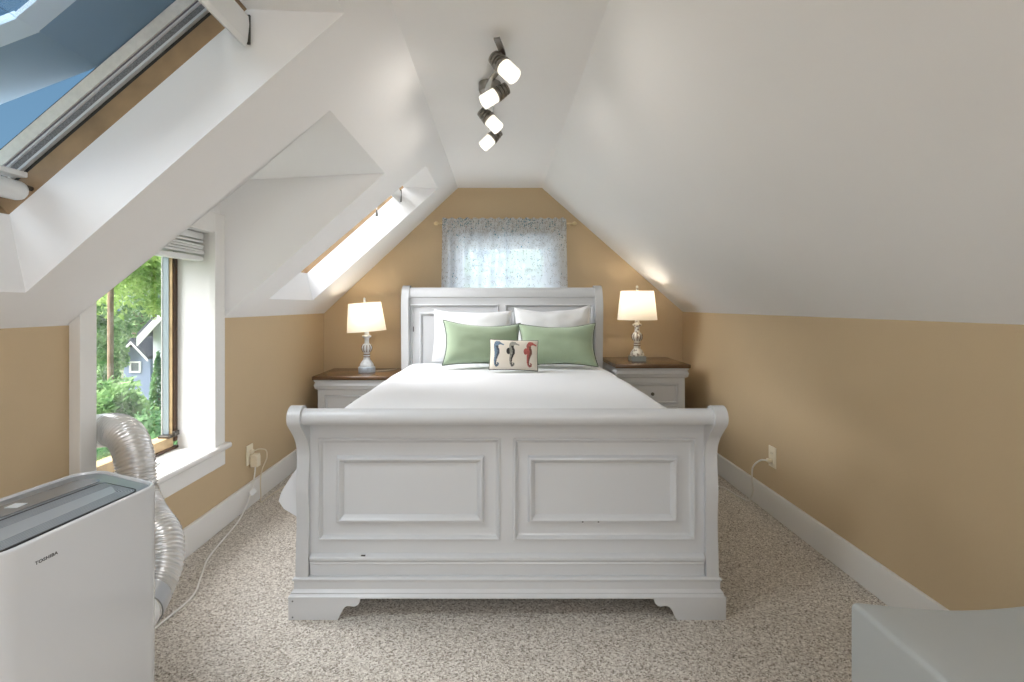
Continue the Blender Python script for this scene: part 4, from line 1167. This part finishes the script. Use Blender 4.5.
# tree beyond the gable window
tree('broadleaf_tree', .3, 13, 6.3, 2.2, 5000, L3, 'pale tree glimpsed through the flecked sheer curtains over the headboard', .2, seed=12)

# ------------------------------------------------------------------ light
W = bpy.data.worlds.new('sky'); S.world = W; W.use_nodes = True
nt = W.node_tree; bg = nt.nodes['Background']
tc = nt.nodes.new('ShaderNodeTexCoord'); sp = nt.nodes.new('ShaderNodeSeparateXYZ'); rp = nt.nodes.new('ShaderNodeValToRGB')
nt.links.new(tc.outputs['Generated'], sp.inputs[0]); nt.links.new(sp.outputs['Z'], rp.inputs['Fac']); nt.links.new(rp.outputs['Color'], bg.inputs['Color'])
rp.color_ramp.elements[0].color = (.11, .20, .29, 1); rp.color_ramp.elements[1].color = (.030, .088, .175, 1); rp.color_ramp.elements[1].position = .7
bg.inputs['Strength'].default_value = 1.0

def sun(name, d, e, ang, col):
    l = bpy.data.lights.new(name, 'SUN'); l.energy = e; l.angle = math.radians(ang); l.color = col
    o = bpy.data.objects.new(name, l); COL.objects.link(o); o.rotation_euler = Vector(d).to_track_quat('-Z', 'Y').to_euler(); o.location = (-6, -4, 8); return o
sun('hazy_sun', (.66, .14, -.73), 9.5, 75, (.985, .985, 1))
def area(name, loc, d, sx, sy, e, col):
    l = bpy.data.lights.new(name, 'AREA'); l.shape = 'RECTANGLE'; l.size = sx; l.size_y = sy; l.energy = e; l.color = col
    o = bpy.data.objects.new(name, l); COL.objects.link(o); o.location = loc; o.rotation_euler = Vector(d).to_track_quat('-Z', 'Y').to_euler(); return o
area('added_fill_behind_camera', (.45, YB-.2, 1.18), (0, 1, 0), 1.0, .85, 13, (.96, .97, 1))  # added lamp, brightens the room through the unseen rear opening
area('added_fill_right_slope', (1.13, -1.0, SRP(.94)+.26), (-.66, 0, -.75), 1.1, .9, 24, (.96, .97, 1))  # added lamp, sends fill through the unseen opening in the right slope
area('daylight_gable_window', (.03, YF+.5, 1.45), (0, -1, 0), .9, 1.0, 7, (.86, .93, 1))

# ------------------------------------------------------------------ camera
cd = bpy.data.cameras.new('camera'); cam = bpy.data.objects.new('camera', cd); COL.objects.link(cam)
cam.location = (0, 0, 1.18); cam.rotation_euler = (PI/2, 0, 0)
cd.sensor_width = 36; cd.lens = 500/1024*36; cd.shift_x = 12/1024; cd.shift_y = -36/1024; cd.clip_start = .02
S.camera = cam
S.view_settings.view_transform = 'Standard'; S.view_settings.look = 'None'; S.view_settings.gamma = 1; S.view_settings.use_curve_mapping = False
S.view_settings.exposure = 1.10
try:
    S.cycles.use_denoising = True; S.cycles.max_bounces = 10; S.cycles.diffuse_bounces = 6; S.cycles.transparent_max_bounces = 12; S.cycles.caustics_reflective = False; S.cycles.caustics_refractive = False
    S.cycles.sample_clamp_indirect = 4
except Exception: pass
